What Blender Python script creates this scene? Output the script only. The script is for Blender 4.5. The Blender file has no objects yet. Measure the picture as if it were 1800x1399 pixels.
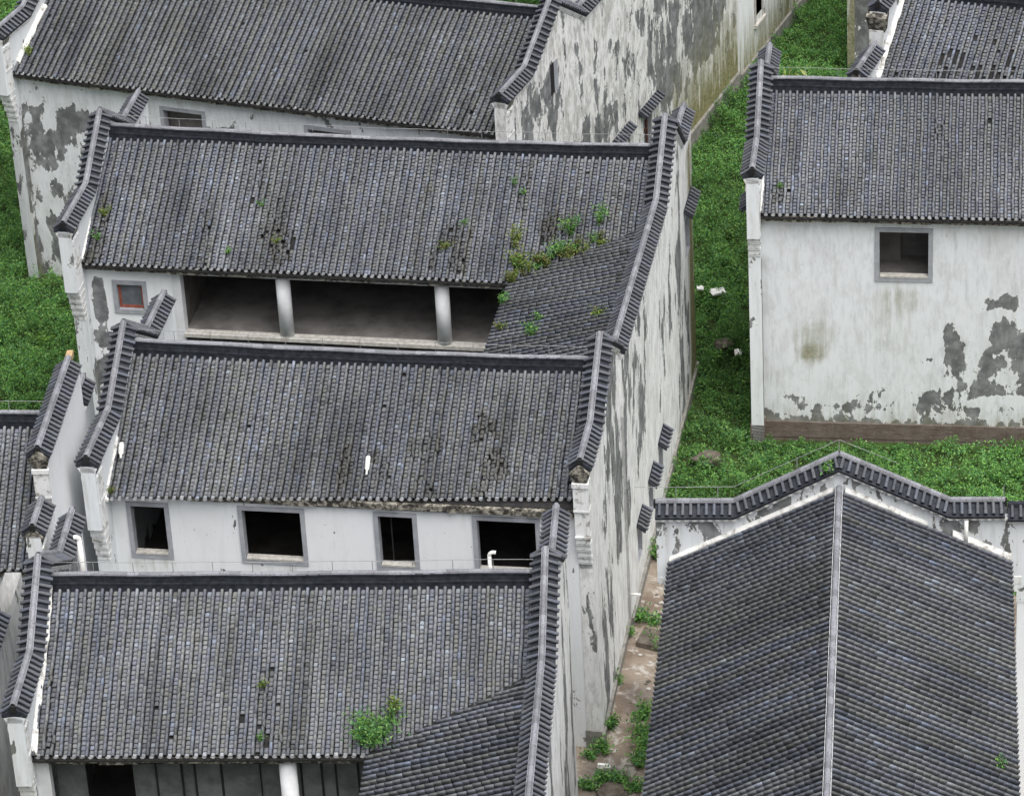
import bpy, math, random
import numpy as np
from mathutils import Matrix, Vector
random.seed(7); rng = np.random.default_rng(7)
R = math.radians
S = bpy.context.scene
COL = S.collection

# ------------------------------------------------------------------ camera
cd = bpy.data.cameras.new("drone_camera"); cam = bpy.data.objects.new("drone_camera", cd); COL.objects.link(cam)
S.camera = cam
FPX = 6582.0
dn = np.array([634.0, 11077.0, FPX]); dn /= np.linalg.norm(dn)          # direction of gravity seen by the camera
up = -dn; fw = np.array([0, 0, 1.0]); Yc = fw - up * (fw @ up); Yc /= np.linalg.norm(Yc)
Xc = np.cross(up, Yc)
if Xc[0] < 0: Xc = -Xc
M = np.array([Xc, Yc, up])
CAM = np.array([0, 0, 57.0])
rx, ry, rz = M @ [1, 0, 0], M @ [0, -1, 0], M @ [0, 0, -1]
mw = Matrix(((rx[0], ry[0], rz[0], 0), (rx[1], ry[1], rz[1], 0), (rx[2], ry[2], rz[2], 57), (0, 0, 0, 1)))
cam.matrix_world = mw
cd.sensor_width = 36; cd.lens = FPX / 1800 * 36; cd.clip_start = 1; cd.clip_end = 2000

# ------------------------------------------------------------------ light (overcast)
W = bpy.data.worlds.new("World"); S.world = W; W.use_nodes = True
nt = W.node_tree; bg = nt.nodes["Background"]
sky = nt.nodes.new("ShaderNodeTexSky"); sky.sky_type = 'NISHITA'; sky.sun_disc = False
SUN_EL, SUN_AZ = R(66), R(150)
sky.sun_elevation = SUN_EL; sky.sun_rotation = SUN_AZ; sky.air_density = 1.0; sky.dust_density = 6.0; sky.ozone_density = 0.6
hs = nt.nodes.new("ShaderNodeHueSaturation"); hs.inputs["Saturation"].default_value = 0.28; hs.inputs["Value"].default_value = 1.0
nt.links.new(sky.outputs[0], hs.inputs["Color"])
# overcast: the cloud layer is brightest overhead and falls to a third of that at the horizon, all the way round
tc = nt.nodes.new("ShaderNodeTexCoord"); sx = nt.nodes.new("ShaderNodeSeparateXYZ"); nt.links.new(tc.outputs["Generated"], sx.inputs[0])
mr = nt.nodes.new("ShaderNodeMapRange"); nt.links.new(sx.outputs[2], mr.inputs[0]); mr.inputs[1].default_value = 0.0; mr.inputs[2].default_value = 1.0; mr.inputs[3].default_value = 0.45; mr.inputs[4].default_value = 1.35
mm = nt.nodes.new("ShaderNodeMix"); mm.data_type = 'RGBA'; mm.blend_type = 'MULTIPLY'; mm.inputs[0].default_value = 1.0
nt.links.new(hs.outputs[0], mm.inputs[6]); nt.links.new(mr.outputs[0], mm.inputs[7]); nt.links.new(mm.outputs[2], bg.inputs[0]); bg.inputs[1].default_value = 0.15
sd = bpy.data.lights.new("sun", 'SUN'); so = bpy.data.objects.new("sun", sd); COL.objects.link(so)
sd.energy = 1.5; sd.angle = R(60); sd.color = (1, 0.985, 0.965)
so.location = (0, 0, 80)
sdir = Vector((math.sin(SUN_AZ) * math.cos(SUN_EL), math.cos(SUN_AZ) * math.cos(SUN_EL), math.sin(SUN_EL)))
so.rotation_euler = sdir.to_track_quat('Z', 'Y').to_euler()
S.view_settings.view_transform = 'Standard'; S.view_settings.look = 'None'
S.view_settings.exposure = 0.34; S.view_settings.gamma = 1; S.view_settings.use_curve_mapping = False

# ------------------------------------------------------------------ node helper / materials
class NT:
    def __init__(s, name):
        s.m = bpy.data.materials.new(name); s.m.use_nodes = True; s.t = s.m.node_tree
        s.b = s.t.nodes["Principled BSDF"]
    def n(s, typ, ins=None, **kw):
        nd = s.t.nodes.new("ShaderNode" + typ)
        for k, v in kw.items(): setattr(nd, k, v)
        for k, v in (ins or {}).items(): s.set(nd.inputs[k], v)
        return nd
    def set(s, inp, v):
        if isinstance(v, bpy.types.NodeSocket): s.t.links.new(v, inp)
        elif hasattr(v, 'outputs'): s.t.links.new(v.outputs[0], inp)
        else: inp.default_value = v
    def pos(s, sx=1, sy=1, sz=1):
        g = s.n("NewGeometry"); mp = s.n("Mapping", {0: g.outputs["Position"]}); mp.inputs["Scale"].default_value = (sx, sy, sz); return mp
    def noise(s, vec, scale, detail=6, rough=0.6, dist=0.0):
        return s.n("TexNoise", {"Vector": vec, "Scale": scale, "Detail": detail, "Roughness": rough, "Distortion": dist}).outputs[0]
    def ramp(s, fac, a, b):      # smooth step
        return s.n("MapRange", {0: fac, 1: a, 2: b, 3: 0.0, 4: 1.0}, interpolation_type='SMOOTHSTEP').outputs[0]
    def math(s, op, a, b=0.5, clamp=False):
        nd = s.n("Math", {0: a, 1: b}, operation=op); nd.use_clamp = clamp; return nd.outputs[0]
    def mix(s, fac, a, b, mode='MIX'):
        nd = s.t.nodes.new("ShaderNodeMix"); nd.data_type = 'RGBA'; nd.blend_type = mode
        s.set(nd.inputs[0], fac)
        for i, v in ((6, a), (7, b)):
            if isinstance(v, tuple) and len(v) == 3: v = (*v, 1)
            s.set(nd.inputs[i], v)
        return nd.outputs[2]
    def attr(s, name):
        return s.n("Attribute", attribute_name=name)
    def bump(s, h, strength=0.3, dist=0.01):
        bp = s.n("Bump", {"Height": h, "Strength": strength, "Distance": dist}); s.set(s.b.inputs["Normal"], bp)
    def done(s, col, rough=0.8, spec=0.3):
        if isinstance(col, tuple) and len(col) == 3: col = (*col, 1)
        s.set(s.b.inputs["Base Color"], col); s.set(s.b.inputs["Roughness"], rough)
        s.b.inputs["Specular IOR Level"].default_value = spec; return s.m

def mat_plaster(name, base=(0.70, 0.73, 0.755), streak=0.35, ps_=1.0, soft=0.012, zs=0.45, mot=0.0):
    k = NT(name); w = k.attr("wear").outputs["Fac"]; ms = k.attr("moss").outputs["Fac"]
    p = k.pos(); ps = k.pos(1, 1, 0.13); pv = k.pos(ps_, ps_, zs)
    big = k.noise(p, 0.8, 4, 0.55); fine = k.noise(p, 9, 8, 0.7)
    st = k.noise(ps, 5.5, 7, 0.62); st2 = k.noise(ps, 17, 5, 0.6)
    # soft dirt
    c = k.mix(k.math('MULTIPLY', k.ramp(st, 0.48, 0.78), streak), base, (0.40, 0.405, 0.40))
    c = k.mix(k.math('MULTIPLY', k.ramp(big, 0.5, 0.75), 0.16), c, (0.50, 0.50, 0.46))
    c = k.mix(k.math('MULTIPLY', k.ramp(st2, 0.58, 0.80), k.math('MULTIPLY', w, 0.9, True)), c, (0.15, 0.15, 0.145))
    if mot:
        m1 = k.noise(k.pos(1, 1, 0.55), 2.6, 10, 0.68, 0.35); m2 = k.noise(k.pos(1, 1, 0.22), 7.5, 8, 0.7, 0.2)
        c = k.mix(k.math('MULTIPLY', k.ramp(m1, 0.46, 0.60), mot), c, (0.33, 0.325, 0.305))
        c = k.mix(k.math('MULTIPLY', k.ramp(m2, 0.50, 0.62), mot * 0.85), c, (0.20, 0.20, 0.19))
        c = k.mix(k.math('MULTIPLY', k.ramp(k.noise(p, 1.1, 6, 0.6), 0.52, 0.66), 0.4 * mot), c, (0.52, 0.49, 0.42))
    # peeled render
    pn = k.noise(pv, 1.9, 9, 0.62, 0.25)
    e = k.math('ADD', k.math('MULTIPLY', k.math('SUBTRACT', pn, 0.5), 1.35), k.math('MULTIPLY', k.math('SUBTRACT', w, 0.55), 0.62))
    e = k.math('ADD', e, k.math('MULTIPLY', k.math('SUBTRACT', fine, 0.5), 0.20))
    peel = k.ramp(e, 0.0, soft); rim = k.math('SUBTRACT', k.ramp(e, -0.02, 0.0), peel, True)
    g = k.mix(k.ramp(k.noise(p, 2.7, 6, 0.6), 0.35, 0.68), (0.125, 0.13, 0.135), (0.27, 0.28, 0.285))
    g = k.mix(k.math('MULTIPLY', k.ramp(st, 0.42, 0.7), 0.45), g, (0.09, 0.09, 0.085))
    c = k.mix(k.math('MULTIPLY', rim, 0.6), c, (0.83, 0.83, 0.81))
    c = k.mix(peel, c, g)
    # small dark nicks
    nk = k.ramp(k.noise(k.pos(1, 1, 0.5), 14, 3, 0.5), 0.70, 0.73)
    c = k.mix(k.math('MULTIPLY', nk, k.ramp(w, 0.10, 0.5)), c, (0.16, 0.16, 0.155))
    # moss / yellowish growth
    mo = k.math('MULTIPLY', ms, k.ramp(k.math('ADD', st, k.math('MULTIPLY', ms, 0.25)), 0.40, 0.78), True)
    c = k.mix(mo, c, k.mix(k.ramp(fine, 0.4, 0.6), (0.135, 0.145, 0.055), (0.28, 0.25, 0.14)))
    k.bump(k.math('SUBTRACT', k.math('MULTIPLY', fine, 0.3), peel), 0.5, 0.008)
    return k.done(c, 0.85, 0.2)

def mat_simple(name, a, b, scale=3, rough=0.8, bump=0.2, streak=None, lo=0.35, hi=0.65, spec=0.3, detail=7):
    k = NT(name); p = k.pos(); n = k.noise(p, scale, detail, 0.65)
    c = k.mix(k.ramp(n, lo, hi), a, b)
    if streak:
        st = k.noise(k.pos(1, 1, 0.15), 8, 5, 0.6); c = k.mix(k.math('MULTIPLY', k.ramp(st, 0.5, 0.75), 0.6), c, streak)
    if bump: k.bump(k.noise(p, scale * 6, 5, 0.6), bump, 0.01)
    return k.done(c, rough, spec)

def mat_tile(name, dark=1.0, blot=0.42):
    k = NT(name); a = k.attr("tcol").outputs["Color"]; p = k.pos()
    n = k.noise(p, 22, 5, 0.65); n2 = k.noise(p, 1.3, 5, 0.6)
    c = k.mix(k.math('MULTIPLY', k.ramp(n, 0.48, 0.72), blot), a, (0.055, 0.053, 0.045))
    c = k.mix(k.math('MULTIPLY', k.ramp(n2, 0.56, 0.76), 0.28), c, (0.11, 0.10, 0.08))
    c = k.mix(k.math('MULTIPLY', k.ramp(k.noise(p, 40, 3, 0.5), 0.60, 0.72), 0.30), c, (0.36, 0.37, 0.35))
    if dark != 1.0: c = k.mix(1.0, c, (dark, dark, dark), 'MULTIPLY')
    k.bump(n, 0.25, 0.004)
    return k.done(c, 0.62, 0.35)

def mat_leaf(name):
    k = NT(name); a = k.attr("tcol").outputs["Color"]
    k.b.inputs["Subsurface Weight"].default_value = 0.0
    m = k.done(a, 0.75, 0.12)
    tr = k.n("BsdfTranslucent", {0: k.mix(1.0, a, (1.15, 1.3, 0.6), 'MULTIPLY')})
    ms = k.n("MixShader", {0: 0.28, 1: k.b, 2: tr}); k.set(k.t.nodes["Material Output"].inputs[0], ms)
    return m

MT = dict(
 plaster=mat_plaster("weathered_plaster"),
 clean=mat_plaster("clean_plaster", (0.745, 0.765, 0.785), 0.20),
 streaky=mat_plaster("streaked_plaster", (0.80, 0.81, 0.815), 0.62, .75, .05, .26, .30),
 mottled=mat_plaster("mottled_plaster", (0.78, 0.785, 0.78), 0.45, 1.0, .05, .45, .60),
 aged=mat_plaster("aged_plaster", (0.71, 0.735, 0.765), 0.38, 1.25, .035, .62, .18),
 trim=mat_simple("white_trim", (0.72, 0.73, 0.73), (0.30, 0.285, 0.26), 4.5, streak=(0.30, 0.29, 0.26), lo=0.52, hi=0.66),
 frame=mat_simple("grey_surround", (0.27, 0.285, 0.31), (0.36, 0.37, 0.40), 4, lo=0.3, hi=0.7),
 flash=mat_simple("white_mortar_flashing", (0.70, 0.70, 0.68), (0.30, 0.29, 0.26), 5, lo=0.46, hi=0.68),
 tile=mat_tile("grey_clay_tile"), ridge=mat_simple("dark_ridge_tile", (0.014, 0.017, 0.024), (0.036, 0.040, 0.050), 7),
 cap=mat_tile("pale_cap_tile", 1.0, 0.85),
 deck=mat_simple("roof_bedding", (0.012, 0.012, 0.013), (0.026, 0.025, 0.024), 6),
 rubble=mat_simple("stained_eave_render", (0.035, 0.032, 0.027), (0.34, 0.32, 0.27), 7, lo=0.42, hi=0.64, bump=0.7),
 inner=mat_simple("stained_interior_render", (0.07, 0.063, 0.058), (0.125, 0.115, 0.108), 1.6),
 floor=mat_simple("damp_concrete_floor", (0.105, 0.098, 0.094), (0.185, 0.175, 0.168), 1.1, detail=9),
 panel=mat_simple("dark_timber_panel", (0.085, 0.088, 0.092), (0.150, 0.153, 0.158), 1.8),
 line=mat_simple("black_timber", (0.012, 0.012, 0.013), (0.02, 0.02, 0.02), 5, bump=0),
 column=mat_simple("painted_column", (0.66, 0.67, 0.69), (0.57, 0.58, 0.59), 2.5),
 brick=mat_simple("brown_brick", (0.125, 0.095, 0.080), (0.175, 0.145, 0.125), 3, streak=(0.10, 0.09, 0.08)),
 greybrick=mat_simple("grey_stone_plinth", (0.17, 0.165, 0.15), (0.27, 0.26, 0.24), 5, streak=(0.10, 0.11, 0.07)),
 sillm=mat_simple("dusty_sill", (0.34, 0.325, 0.295), (0.50, 0.485, 0.455), 8),
 red=mat_simple("faded_red_wood", (0.23, 0.055, 0.035), (0.30, 0.11, 0.08), 8),
 brownw=mat_simple("brown_wood", (0.07, 0.03, 0.02), (0.13, 0.06, 0.04), 8),
 wire=mat_simple("galvanised_wire", (0.30, 0.31, 0.31), (0.20, 0.20, 0.20), 10, rough=0.5, bump=0),
 pvc=mat_simple("white_plastic", (0.80, 0.80, 0.78), (0.66, 0.66, 0.62), 8, rough=0.45, bump=0),
 ochre=mat_simple("bare_ochre_mortar", (0.34, 0.23, 0.11), (0.44, 0.33, 0.19), 9),
 leaf=mat_leaf("leaf"), stem=mat_simple("green_brown_stem", (0.10, 0.09, 0.04), (0.14, 0.12, 0.06), 10, bump=0),
 rock=mat_simple("grey_brown_rock", (0.075, 0.062, 0.05), (0.14, 0.12, 0.10), 5, bump=0.6),
)
def mk_glass():
    k = NT("dusty_window_glass"); p = k.pos(); c = k.mix(k.ramp(k.noise(p, 2, 4, 0.6), 0.3, 0.7), (0.10, 0.11, 0.125), (0.17, 0.18, 0.20))
    return k.done(c, 0.18, 0.6)
MT['glass'] = mk_glass()
def mk_soil():
    k = NT("alley_soil"); p = k.pos()
    n = k.noise(p, 0.55, 8, 0.62); f = k.noise(p, 7, 8, 0.7); v = k.noise(p, 1.7, 6, 0.7, 0.6)
    c = k.mix(k.ramp(n, 0.38, 0.6), (0.165, 0.128, 0.098), (0.27, 0.225, 0.18))
    c = k.mix(k.math('MULTIPLY', k.ramp(v, 0.50, 0.62), 0.85), c, (0.47, 0.44, 0.40))
    c = k.mix(k.math('MULTIPLY', k.ramp(f, 0.5, 0.72), 0.65), c, (0.10, 0.08, 0.06))
    c = k.mix(k.attr("wear").outputs["Fac"], c, k.mix(k.ramp(f, 0.4, 0.6), (0.05, 0.045, 0.04), (0.10, 0.10, 0.105)))
    k.bump(f, 0.8, 0.03); return k.done(c, 0.85, 0.2)
MT['soil'] = mk_soil()
def mk_ground():
    k = NT("weedy_ground"); p = k.pos(); n = k.noise(p, 3, 8, 0.7)
    c = k.mix(k.ramp(n, 0.4, 0.62), (0.028, 0.040, 0.014), (0.045, 0.085, 0.018))
    k.bump(n, 0.8, 0.08); return k.done(c, 0.9, 0.2)
MT['ground'] = mk_ground()

# ------------------------------------------------------------------ mesh helpers
def lerp(a, b, t): return a + (b - a) * t
class MB:
    """collects faces in one mesh; points given in house coordinates, mapped by f"""
    def __init__(s, f=None): s.v = []; s.q = []; s.f = f; s.at = []
    def add(s, pts, faces, wear=None):
        b = len(s.v); s.v += [tuple(p) for p in pts]; s.q += [tuple(i + b for i in q) for q in faces]
        s.at += list(wear) if wear is not None else [(0.0, 0.0)] * len(pts)
    def box(s, x0, x1, y0, y1, z0, z1, wear=(0.0, 0.0)):
        p = [(x, y, z) for z in (z0, z1) for y in (y0, y1) for x in (x0, x1)]
        s.add(p, [(0, 2, 3, 1), (4, 5, 7, 6), (0, 1, 5, 4), (2, 6, 7, 3), (0, 4, 6, 2), (1, 3, 7, 5)], [wear] * 8); return s
    def hexa(s, p, wear=(0, 0)):   # 8 points: 4 bottom (ccw) then 4 top
        s.add(p, [(3, 2, 1, 0), (4, 5, 6, 7), (0, 1, 5, 4), (1, 2, 6, 5), (2, 3, 7, 6), (3, 0, 4, 7)], [wear] * 8); return s
    def grid(s, us, vs, fn, skip=None, af=None, flip=False):
        n, m = len(us), len(vs); P = []; A = []
        for u in us:
            for v in vs:
                p = fn(u, v); P.append(p); A.append(af(u, p) if af else (0, 0))
        F = []
        for i in range(n - 1):
            for j in range(m - 1):
                if skip and skip((us[i] + us[i + 1]) / 2, (vs[j] + vs[j + 1]) / 2): continue
                q = (i * m + j, (i + 1) * m + j, (i + 1) * m + j + 1, i * m + j + 1)
                F.append(q[::-1] if flip else q)
        s.add(P, F, A); return s
    def tube(s, p0, p1, r0, r1=None, n=8, cap=True):
        r1 = r0 if r1 is None else r1; a, b = Vector(p0), Vector(p1); d = (b - a).normalized()
        u = d.orthogonal().normalized(); w = d.cross(u); P = []
        for c, r in ((a, r0), (b, r1)):
            for i in range(n):
                t = 2 * math.pi * i / n; P.append(c + (u * math.cos(t) + w * math.sin(t)) * r)
        F = [(i, (i + 1) % n, n + (i + 1) % n, n + i) for i in range(n)]
        if cap: F += [tuple(range(n))[::-1], tuple(range(n, 2 * n))]
        s.add(P, F); return s
    def build(s, name, mat, parent=None, kind=None, label=None, smooth=False, wear=False):
        me = bpy.data.meshes.new(name); v = [s.f(p) for p in s.v] if s.f else s.v
        me.from_pydata(v, [], s.q); me.materials.append(MT[mat] if isinstance(mat, str) else mat)
        if wear:
            a = me.attributes.new("wear", 'FLOAT', 'POINT'); a.data.foreach_set("value", [x[0] for x in s.at])
            a = me.attributes.new("moss", 'FLOAT', 'POINT'); a.data.foreach_set("value", [x[1] for x in s.at])
        if smooth: me.polygons.foreach_set("use_smooth", [True] * len(me.polygons))
        return link(name, me, parent, kind, label)
def link(name, me, parent=None, kind=None, label=None):
    o = bpy.data.objects.new(name, me); COL.objects.link(o)
    if parent is not None: o.parent = parent
    if kind: o['kind'] = kind
    if label: o['label'] = label
    return o
def thing(name, label, cat, loc=(0, 0, 0), group=None):
    o = bpy.data.objects.new(name, None); o.empty_display_size = 0.3; COL.objects.link(o); o.location = loc
    tag(o, label, cat, group); return o
def tag(o, label, cat, group=None):
    o['label'] = label; o['category'] = cat
    if group: o['group'] = group
    return o
def npmesh(name, V, F, mat, parent=None, kind=None, col=None, smooth=False):
    """V (n,3); F (m,4) quads; col (n,3) per vertex"""
    me = bpy.data.meshes.new(name); n, m = len(V), len(F)
    me.vertices.add(n); me.vertices.foreach_set("co", V.astype(np.float32).ravel())
    k = F.shape[1]
    me.loops.add(m * k); me.loops.foreach_set("vertex_index", F.astype(np.int32).ravel())
    me.polygons.add(m); me.polygons.foreach_set("loop_start", np.arange(0, m * k, k, dtype=np.int32))
    if smooth: me.polygons.foreach_set("use_smooth", np.ones(m, bool))
    me.update(calc_edges=True); me.materials.append(MT[mat])
    if col is not None:
        a = me.attributes.new("tcol", 'FLOAT_COLOR', 'POINT'); c = np.ones((n, 4), np.float32); c[:, :3] = col
        a.data.foreach_set("color", c.ravel())
    return link(name, me, parent, kind)

def vnoise(x, y, seed=0):
    """smooth value noise, numpy"""
    x = np.asarray(x, float); y = np.asarray(y, float); xi = np.floor(x).astype(int); yi = np.floor(y).astype(int)
    fx, fy = x - xi, y - yi; fx = fx * fx * (3 - 2 * fx); fy = fy * fy * (3 - 2 * fy)
    def h(a, b):
        t = (a * 374761393 + b * 668265263 + seed * 974634777) & 0x7fffffff
        t = ((t ^ (t >> 13)) * 1274126177) & 0x7fffffff
        return (t ^ (t >> 16)) % 65536 / 65535.0
    return (h(xi, yi) * (1 - fx) + h(xi + 1, yi) * fx) * (1 - fy) + (h(xi, yi + 1) * (1 - fx) + h(xi + 1, yi + 1) * fx) * fy

# ------------------------------------------------------------------ roof tiles
def tmpl_barrel(L=0.205, r0=0.037, r1=0.041, n=6, lift=0.010, h0=0.026, skirt=0.0):
    """cover tile: arch on straight skirts, thick lower lip"""
    V = []; F = []
    def ring(b, r, c, ins=0.0):
        q = r - ins; out = [(q, b, skirt + c)]
        out += [(q * math.cos(math.pi * i / n), b, h0 + c + q * math.sin(math.pi * i / n)) for i in range(n + 1)]
        return out + [(-q, b, skirt + c)]
    V = ring(0, r0, 0) + ring(L, r1, lift) + ring(L, r1, lift, .012); m = n + 3
    for i in range(m - 1): F.append((i, i + 1, m + i + 1, m + i)); F.append((m + i, m + i + 1, 2 * m + i + 1, 2 * m + i))
    return np.array(V), np.array(F)
def tmpl_pan(L=0.15, w=0.049, d=0.008, n=4, lift=0.044):
    V = []; F = []; m = n + 1
    for b, c in ((0, -0.004), (L, lift)):
        for i in range(m):
            a = -1 + 2 * i / n; V.append((w * a * (0.92 if b == 0 else 1), b, c - 0.058 - d * (a * a)))
    for i in range(m):
        a = -1 + 2 * i / n; V.append((w * a, L, lift - 0.074 - d * a * a))
    for i in range(n): F.append((i + 1, i, m + i, m + i + 1)); F.append((m + i + 1, m + i, 2 * m + i, 2 * m + i + 1))
    return np.array(V), np.array(F)
def tmpl_drip(r=0.058, n=6):
    V = [(0, 0, 0.02)]; F = []
    for i in range(n + 1):
        t = math.pi * i / n; V.append((r * math.cos(t), 0.012, 0.018 - r * 0.95 * math.sin(t)))
    for i in range(0, n, 1): F.append((0, i + 1, i + 2, 0))
    return np.array(V), np.array(F)
TBG = tmpl_barrel(r0=0.037, r1=0.039, lift=0.005, h0=0.030, skirt=-.05)
TPG = tmpl_pan(L=0.15, w=0.050, d=0.006, lift=0.010)
TB, TP, TD = tmpl_barrel(skirt=-.05), tmpl_pan(), tmpl_drip()

_rb = np.array([.14, .62] + [1.0] * 5 + [.62, .14]); VF = {27: np.concatenate([_rb, _rb, _rb * .35]), 15: np.array([1.0] * 10 + [.35] * 5)}  # darker tile flanks and lips: crease shade put into the vertex colour
def instance(T, P, U, D, Cc, jit=0.0, wob=0.0):
    V0, F0 = T; n = len(P)
    if n == 0: return np.zeros((0, 3)), np.zeros((0, 4), int), np.zeros((0, 3))
    P = np.array(P, float); U = np.array(U, float); D = np.array(D, float)
    j = np.asarray(jit); 
    P = P + rng.normal(0, 1, P.shape) * (0.0025 + np.broadcast_to(j, (n,))[:, None] * 0.010)
    D = D + U * rng.normal(0, 1, (n, 1)) * (0.012 + np.broadcast_to(j, (n,))[:, None] * 0.09)
    D /= np.linalg.norm(D, axis=1)[:, None]
    N = np.cross(U, D); N *= np.where(N[:, 2:3] < 0, -1, 1); N /= np.linalg.norm(N, axis=1)[:, None]
    N = N + D * rng.normal(0, 1, (n, 1)) * (0.01 + np.broadcast_to(j, (n,))[:, None] * 0.10)
    V = P[:, None] + V0[None, :, 0:1] * U[:, None] + V0[None, :, 1:2] * D[:, None] + V0[None, :, 2:3] * N[:, None]
    k = len(V0); F = (F0[None] + (np.arange(n) * k)[:, None, None]).reshape(-1, F0.shape[1])
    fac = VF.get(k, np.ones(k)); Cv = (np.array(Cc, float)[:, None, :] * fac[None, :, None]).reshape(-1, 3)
    return V.reshape(-1, 3), F, Cv

PAL = np.array([0.560, 0.590, 0.618]) * np.array([(0.205, 0.210, 0.245), (0.245, 0.245, 0.255), (0.160, 0.164, 0.190), (0.290, 0.292, 0.305),
                (0.225, 0.222, 0.212), (0.178, 0.192, 0.238), (0.245, 0.240, 0.228), (0.215, 0.218, 0.255)])
def tile_colours(n, px, py, gain=1.0, warm=0.0, colbias=None, seed=0, cb_w=0.55):
    idx = rng.integers(0, len(PAL), n); c = PAL[idx] * (0.86 + 0.28 * rng.random((n, 1)))
    b = 0.78 + 0.44 * vnoise(px * 0.9, py * 0.7, seed)[:, None]
    st_ = vnoise(px * 2.3 + 7, py * 0.55, seed + 1) * .6 + vnoise(px * 0.8, py * 0.35 + 3, seed + 2) * .4
    b = b * (1 - (0.10 if cb_w > .7 else 0.36) * np.clip((st_ - 0.58) / 0.2, 0, 1) * (0.25 + 0.75 * np.clip(py / 2.0, 0, 1)))[:, None]
    c = c * b * gain
    if colbias is not None: c = c * (1 - cb_w) + cb_w * colbias * b * gain
    c = c * (1 + warm * np.array([0.06, 0.03, -0.06]))
    pale = rng.random(n) < 0.035; c[pale] = c[pale] * np.array([1.40, 1.48, 1.58])
    dk = rng.random(n) < 0.05; c[dk] = c[dk] * 0.62
    return c

def roof_tiles(parent, H, cols, surf, slope_dir, cross_dir, gain=1.0, warm=0.0, damage=(), holes=(), seed=0, drip=True, eb=0.176, ep=0.116, swap=False, barrel_pitch=0.2, name="roof_tiles", side=False):
    """cols: list of (c, s0, s1): column coordinate, start(top) and end(bottom) along the slope's plan coordinate.
    surf(c, s) -> house point on the roof plane."""
    PB, PP, PD = [], [], []; cb = []; cp = []; metab = []; metap = []
    for ci, (c, s0, s1) in enumerate(cols):
        for typ in (0, 1):
            cc = c if typ == 0 else c + barrel_pitch / 2
            a = np.array(H(surf(cc, s0))); b = np.array(H(surf(cc, s1))); L = np.linalg.norm(b - a)
            if L < 0.12: continue
            d = (b - a) / L; ex = eb if typ == 0 else ep; k = int(L / ex); bias = PAL[rng.integers(0, len(PAL))] * (0.9 + 0.25 * rng.random())
            ts = []; q_ = L - ex * random.uniform(.75, 1.0)
            while q_ > -ex: ts.append(q_); q_ -= ex * random.uniform(.86, 1.14)
            k = len(ts); ts = ts[::-1]
            for i in range(k):
                t = ts[i] - (0.205 - eb if typ == 0 else 0.15 - ep) * 0.9
                if i == k - 1: t = L - (0.205 if typ == 0 else 0.15)
                sp = s0 + (s1 - s0) * (t + ex / 2) / L
                if typ == 1 and any(abs(cc - h[0]) < h[2] and abs(sp - h[1]) < h[3] for h in holes): continue
                dm = 0.0
                for (hx, hy, rx_, ry_, amt) in damage:
                    amt = amt * .85
                    q = ((cc - hx) / (rx_ * .9)) ** 2 + ((sp - hy) / (ry_ * 1.5)) ** 2
                    if q < 1.5 and float(vnoise(cc * 4.1, sp * 1.5, 77)) > .30 + .35 * q: dm = max(dm, amt)
                if dm > 0 and random.random() < 0.025 * dm: continue
                if typ == 1 and random.random() < 0.0012: continue
                (PB if typ == 0 else PP).append((a + d * max(t, 0), d))
                (cb if typ == 0 else cp).append(bias if not (typ == 1 and i == k - 1 and drip) else PAL[3] * random.uniform(1.2, 2.6)); (metab if typ == 0 else metap).append((cc, sp, dm))
            if typ == 1 and drip: PD.append((b + d * 0.0, d))
    Vs, Fs, Cs = [], [], []; off = 0
    U = np.array(H(cross_dir)) - np.array(H((0, 0, 0))); U /= np.linalg.norm(U)
    for T, Pl, bl, ml, g in ((TBG if side else TB, PB, cb, metab, 1.0), (TPG if side else TP, PP, cp, metap, 0.55 if side else 1.15)):  # side roofs: shade between the barrels painted into the pan colour
        if not Pl: continue
        n = len(Pl); P = np.array([p for p, d in Pl]); D = np.array([d for p, d in Pl]); m = np.array(ml)
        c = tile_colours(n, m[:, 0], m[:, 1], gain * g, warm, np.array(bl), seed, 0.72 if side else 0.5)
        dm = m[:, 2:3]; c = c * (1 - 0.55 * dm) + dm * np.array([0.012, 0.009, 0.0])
        P = P + U[None] * ((vnoise(m[:, 0] * 1.1 + 3, m[:, 1] * 1.6, seed + 5) - .5) * .022)[:, None]
        P[:, 2] += (vnoise(m[:, 0] * .7, m[:, 1] * .8, seed + 6) - .5) * .05
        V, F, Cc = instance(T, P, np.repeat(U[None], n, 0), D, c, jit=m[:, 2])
        Vs.append(V); Fs.append(F + off); Cs.append(Cc); off += len(V)
    if PD:
        n = len(PD); P = np.array([p for p, d in PD]); D0 = np.array([d for p, d in PD]); D = D0.copy(); D[:, 2] = 0; D /= np.linalg.norm(D, axis=1)[:, None]
        c = np.array([0.30, 0.30, 0.31]) * (0.55 + 0.75 * rng.random((n, 1)))
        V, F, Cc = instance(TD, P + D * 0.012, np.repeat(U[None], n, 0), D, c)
        Vs.append(V); Fs.append(F + off); Cs.append(Cc); off += len(V)
    V = np.concatenate(Vs); F = np.concatenate(Fs); Cc = np.concatenate(Cs)
    tri = F[:, 0] == F[:, 3]
    V = np.array(V)
    o = npmesh(name, V, F[~tri], 'tile', parent, 'stuff', Cc)
    if tri.any():
        o2 = npmesh("drip_tiles", V, F[tri][:, :3], 'tile', parent, 'stuff', Cc)
    return o

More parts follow.
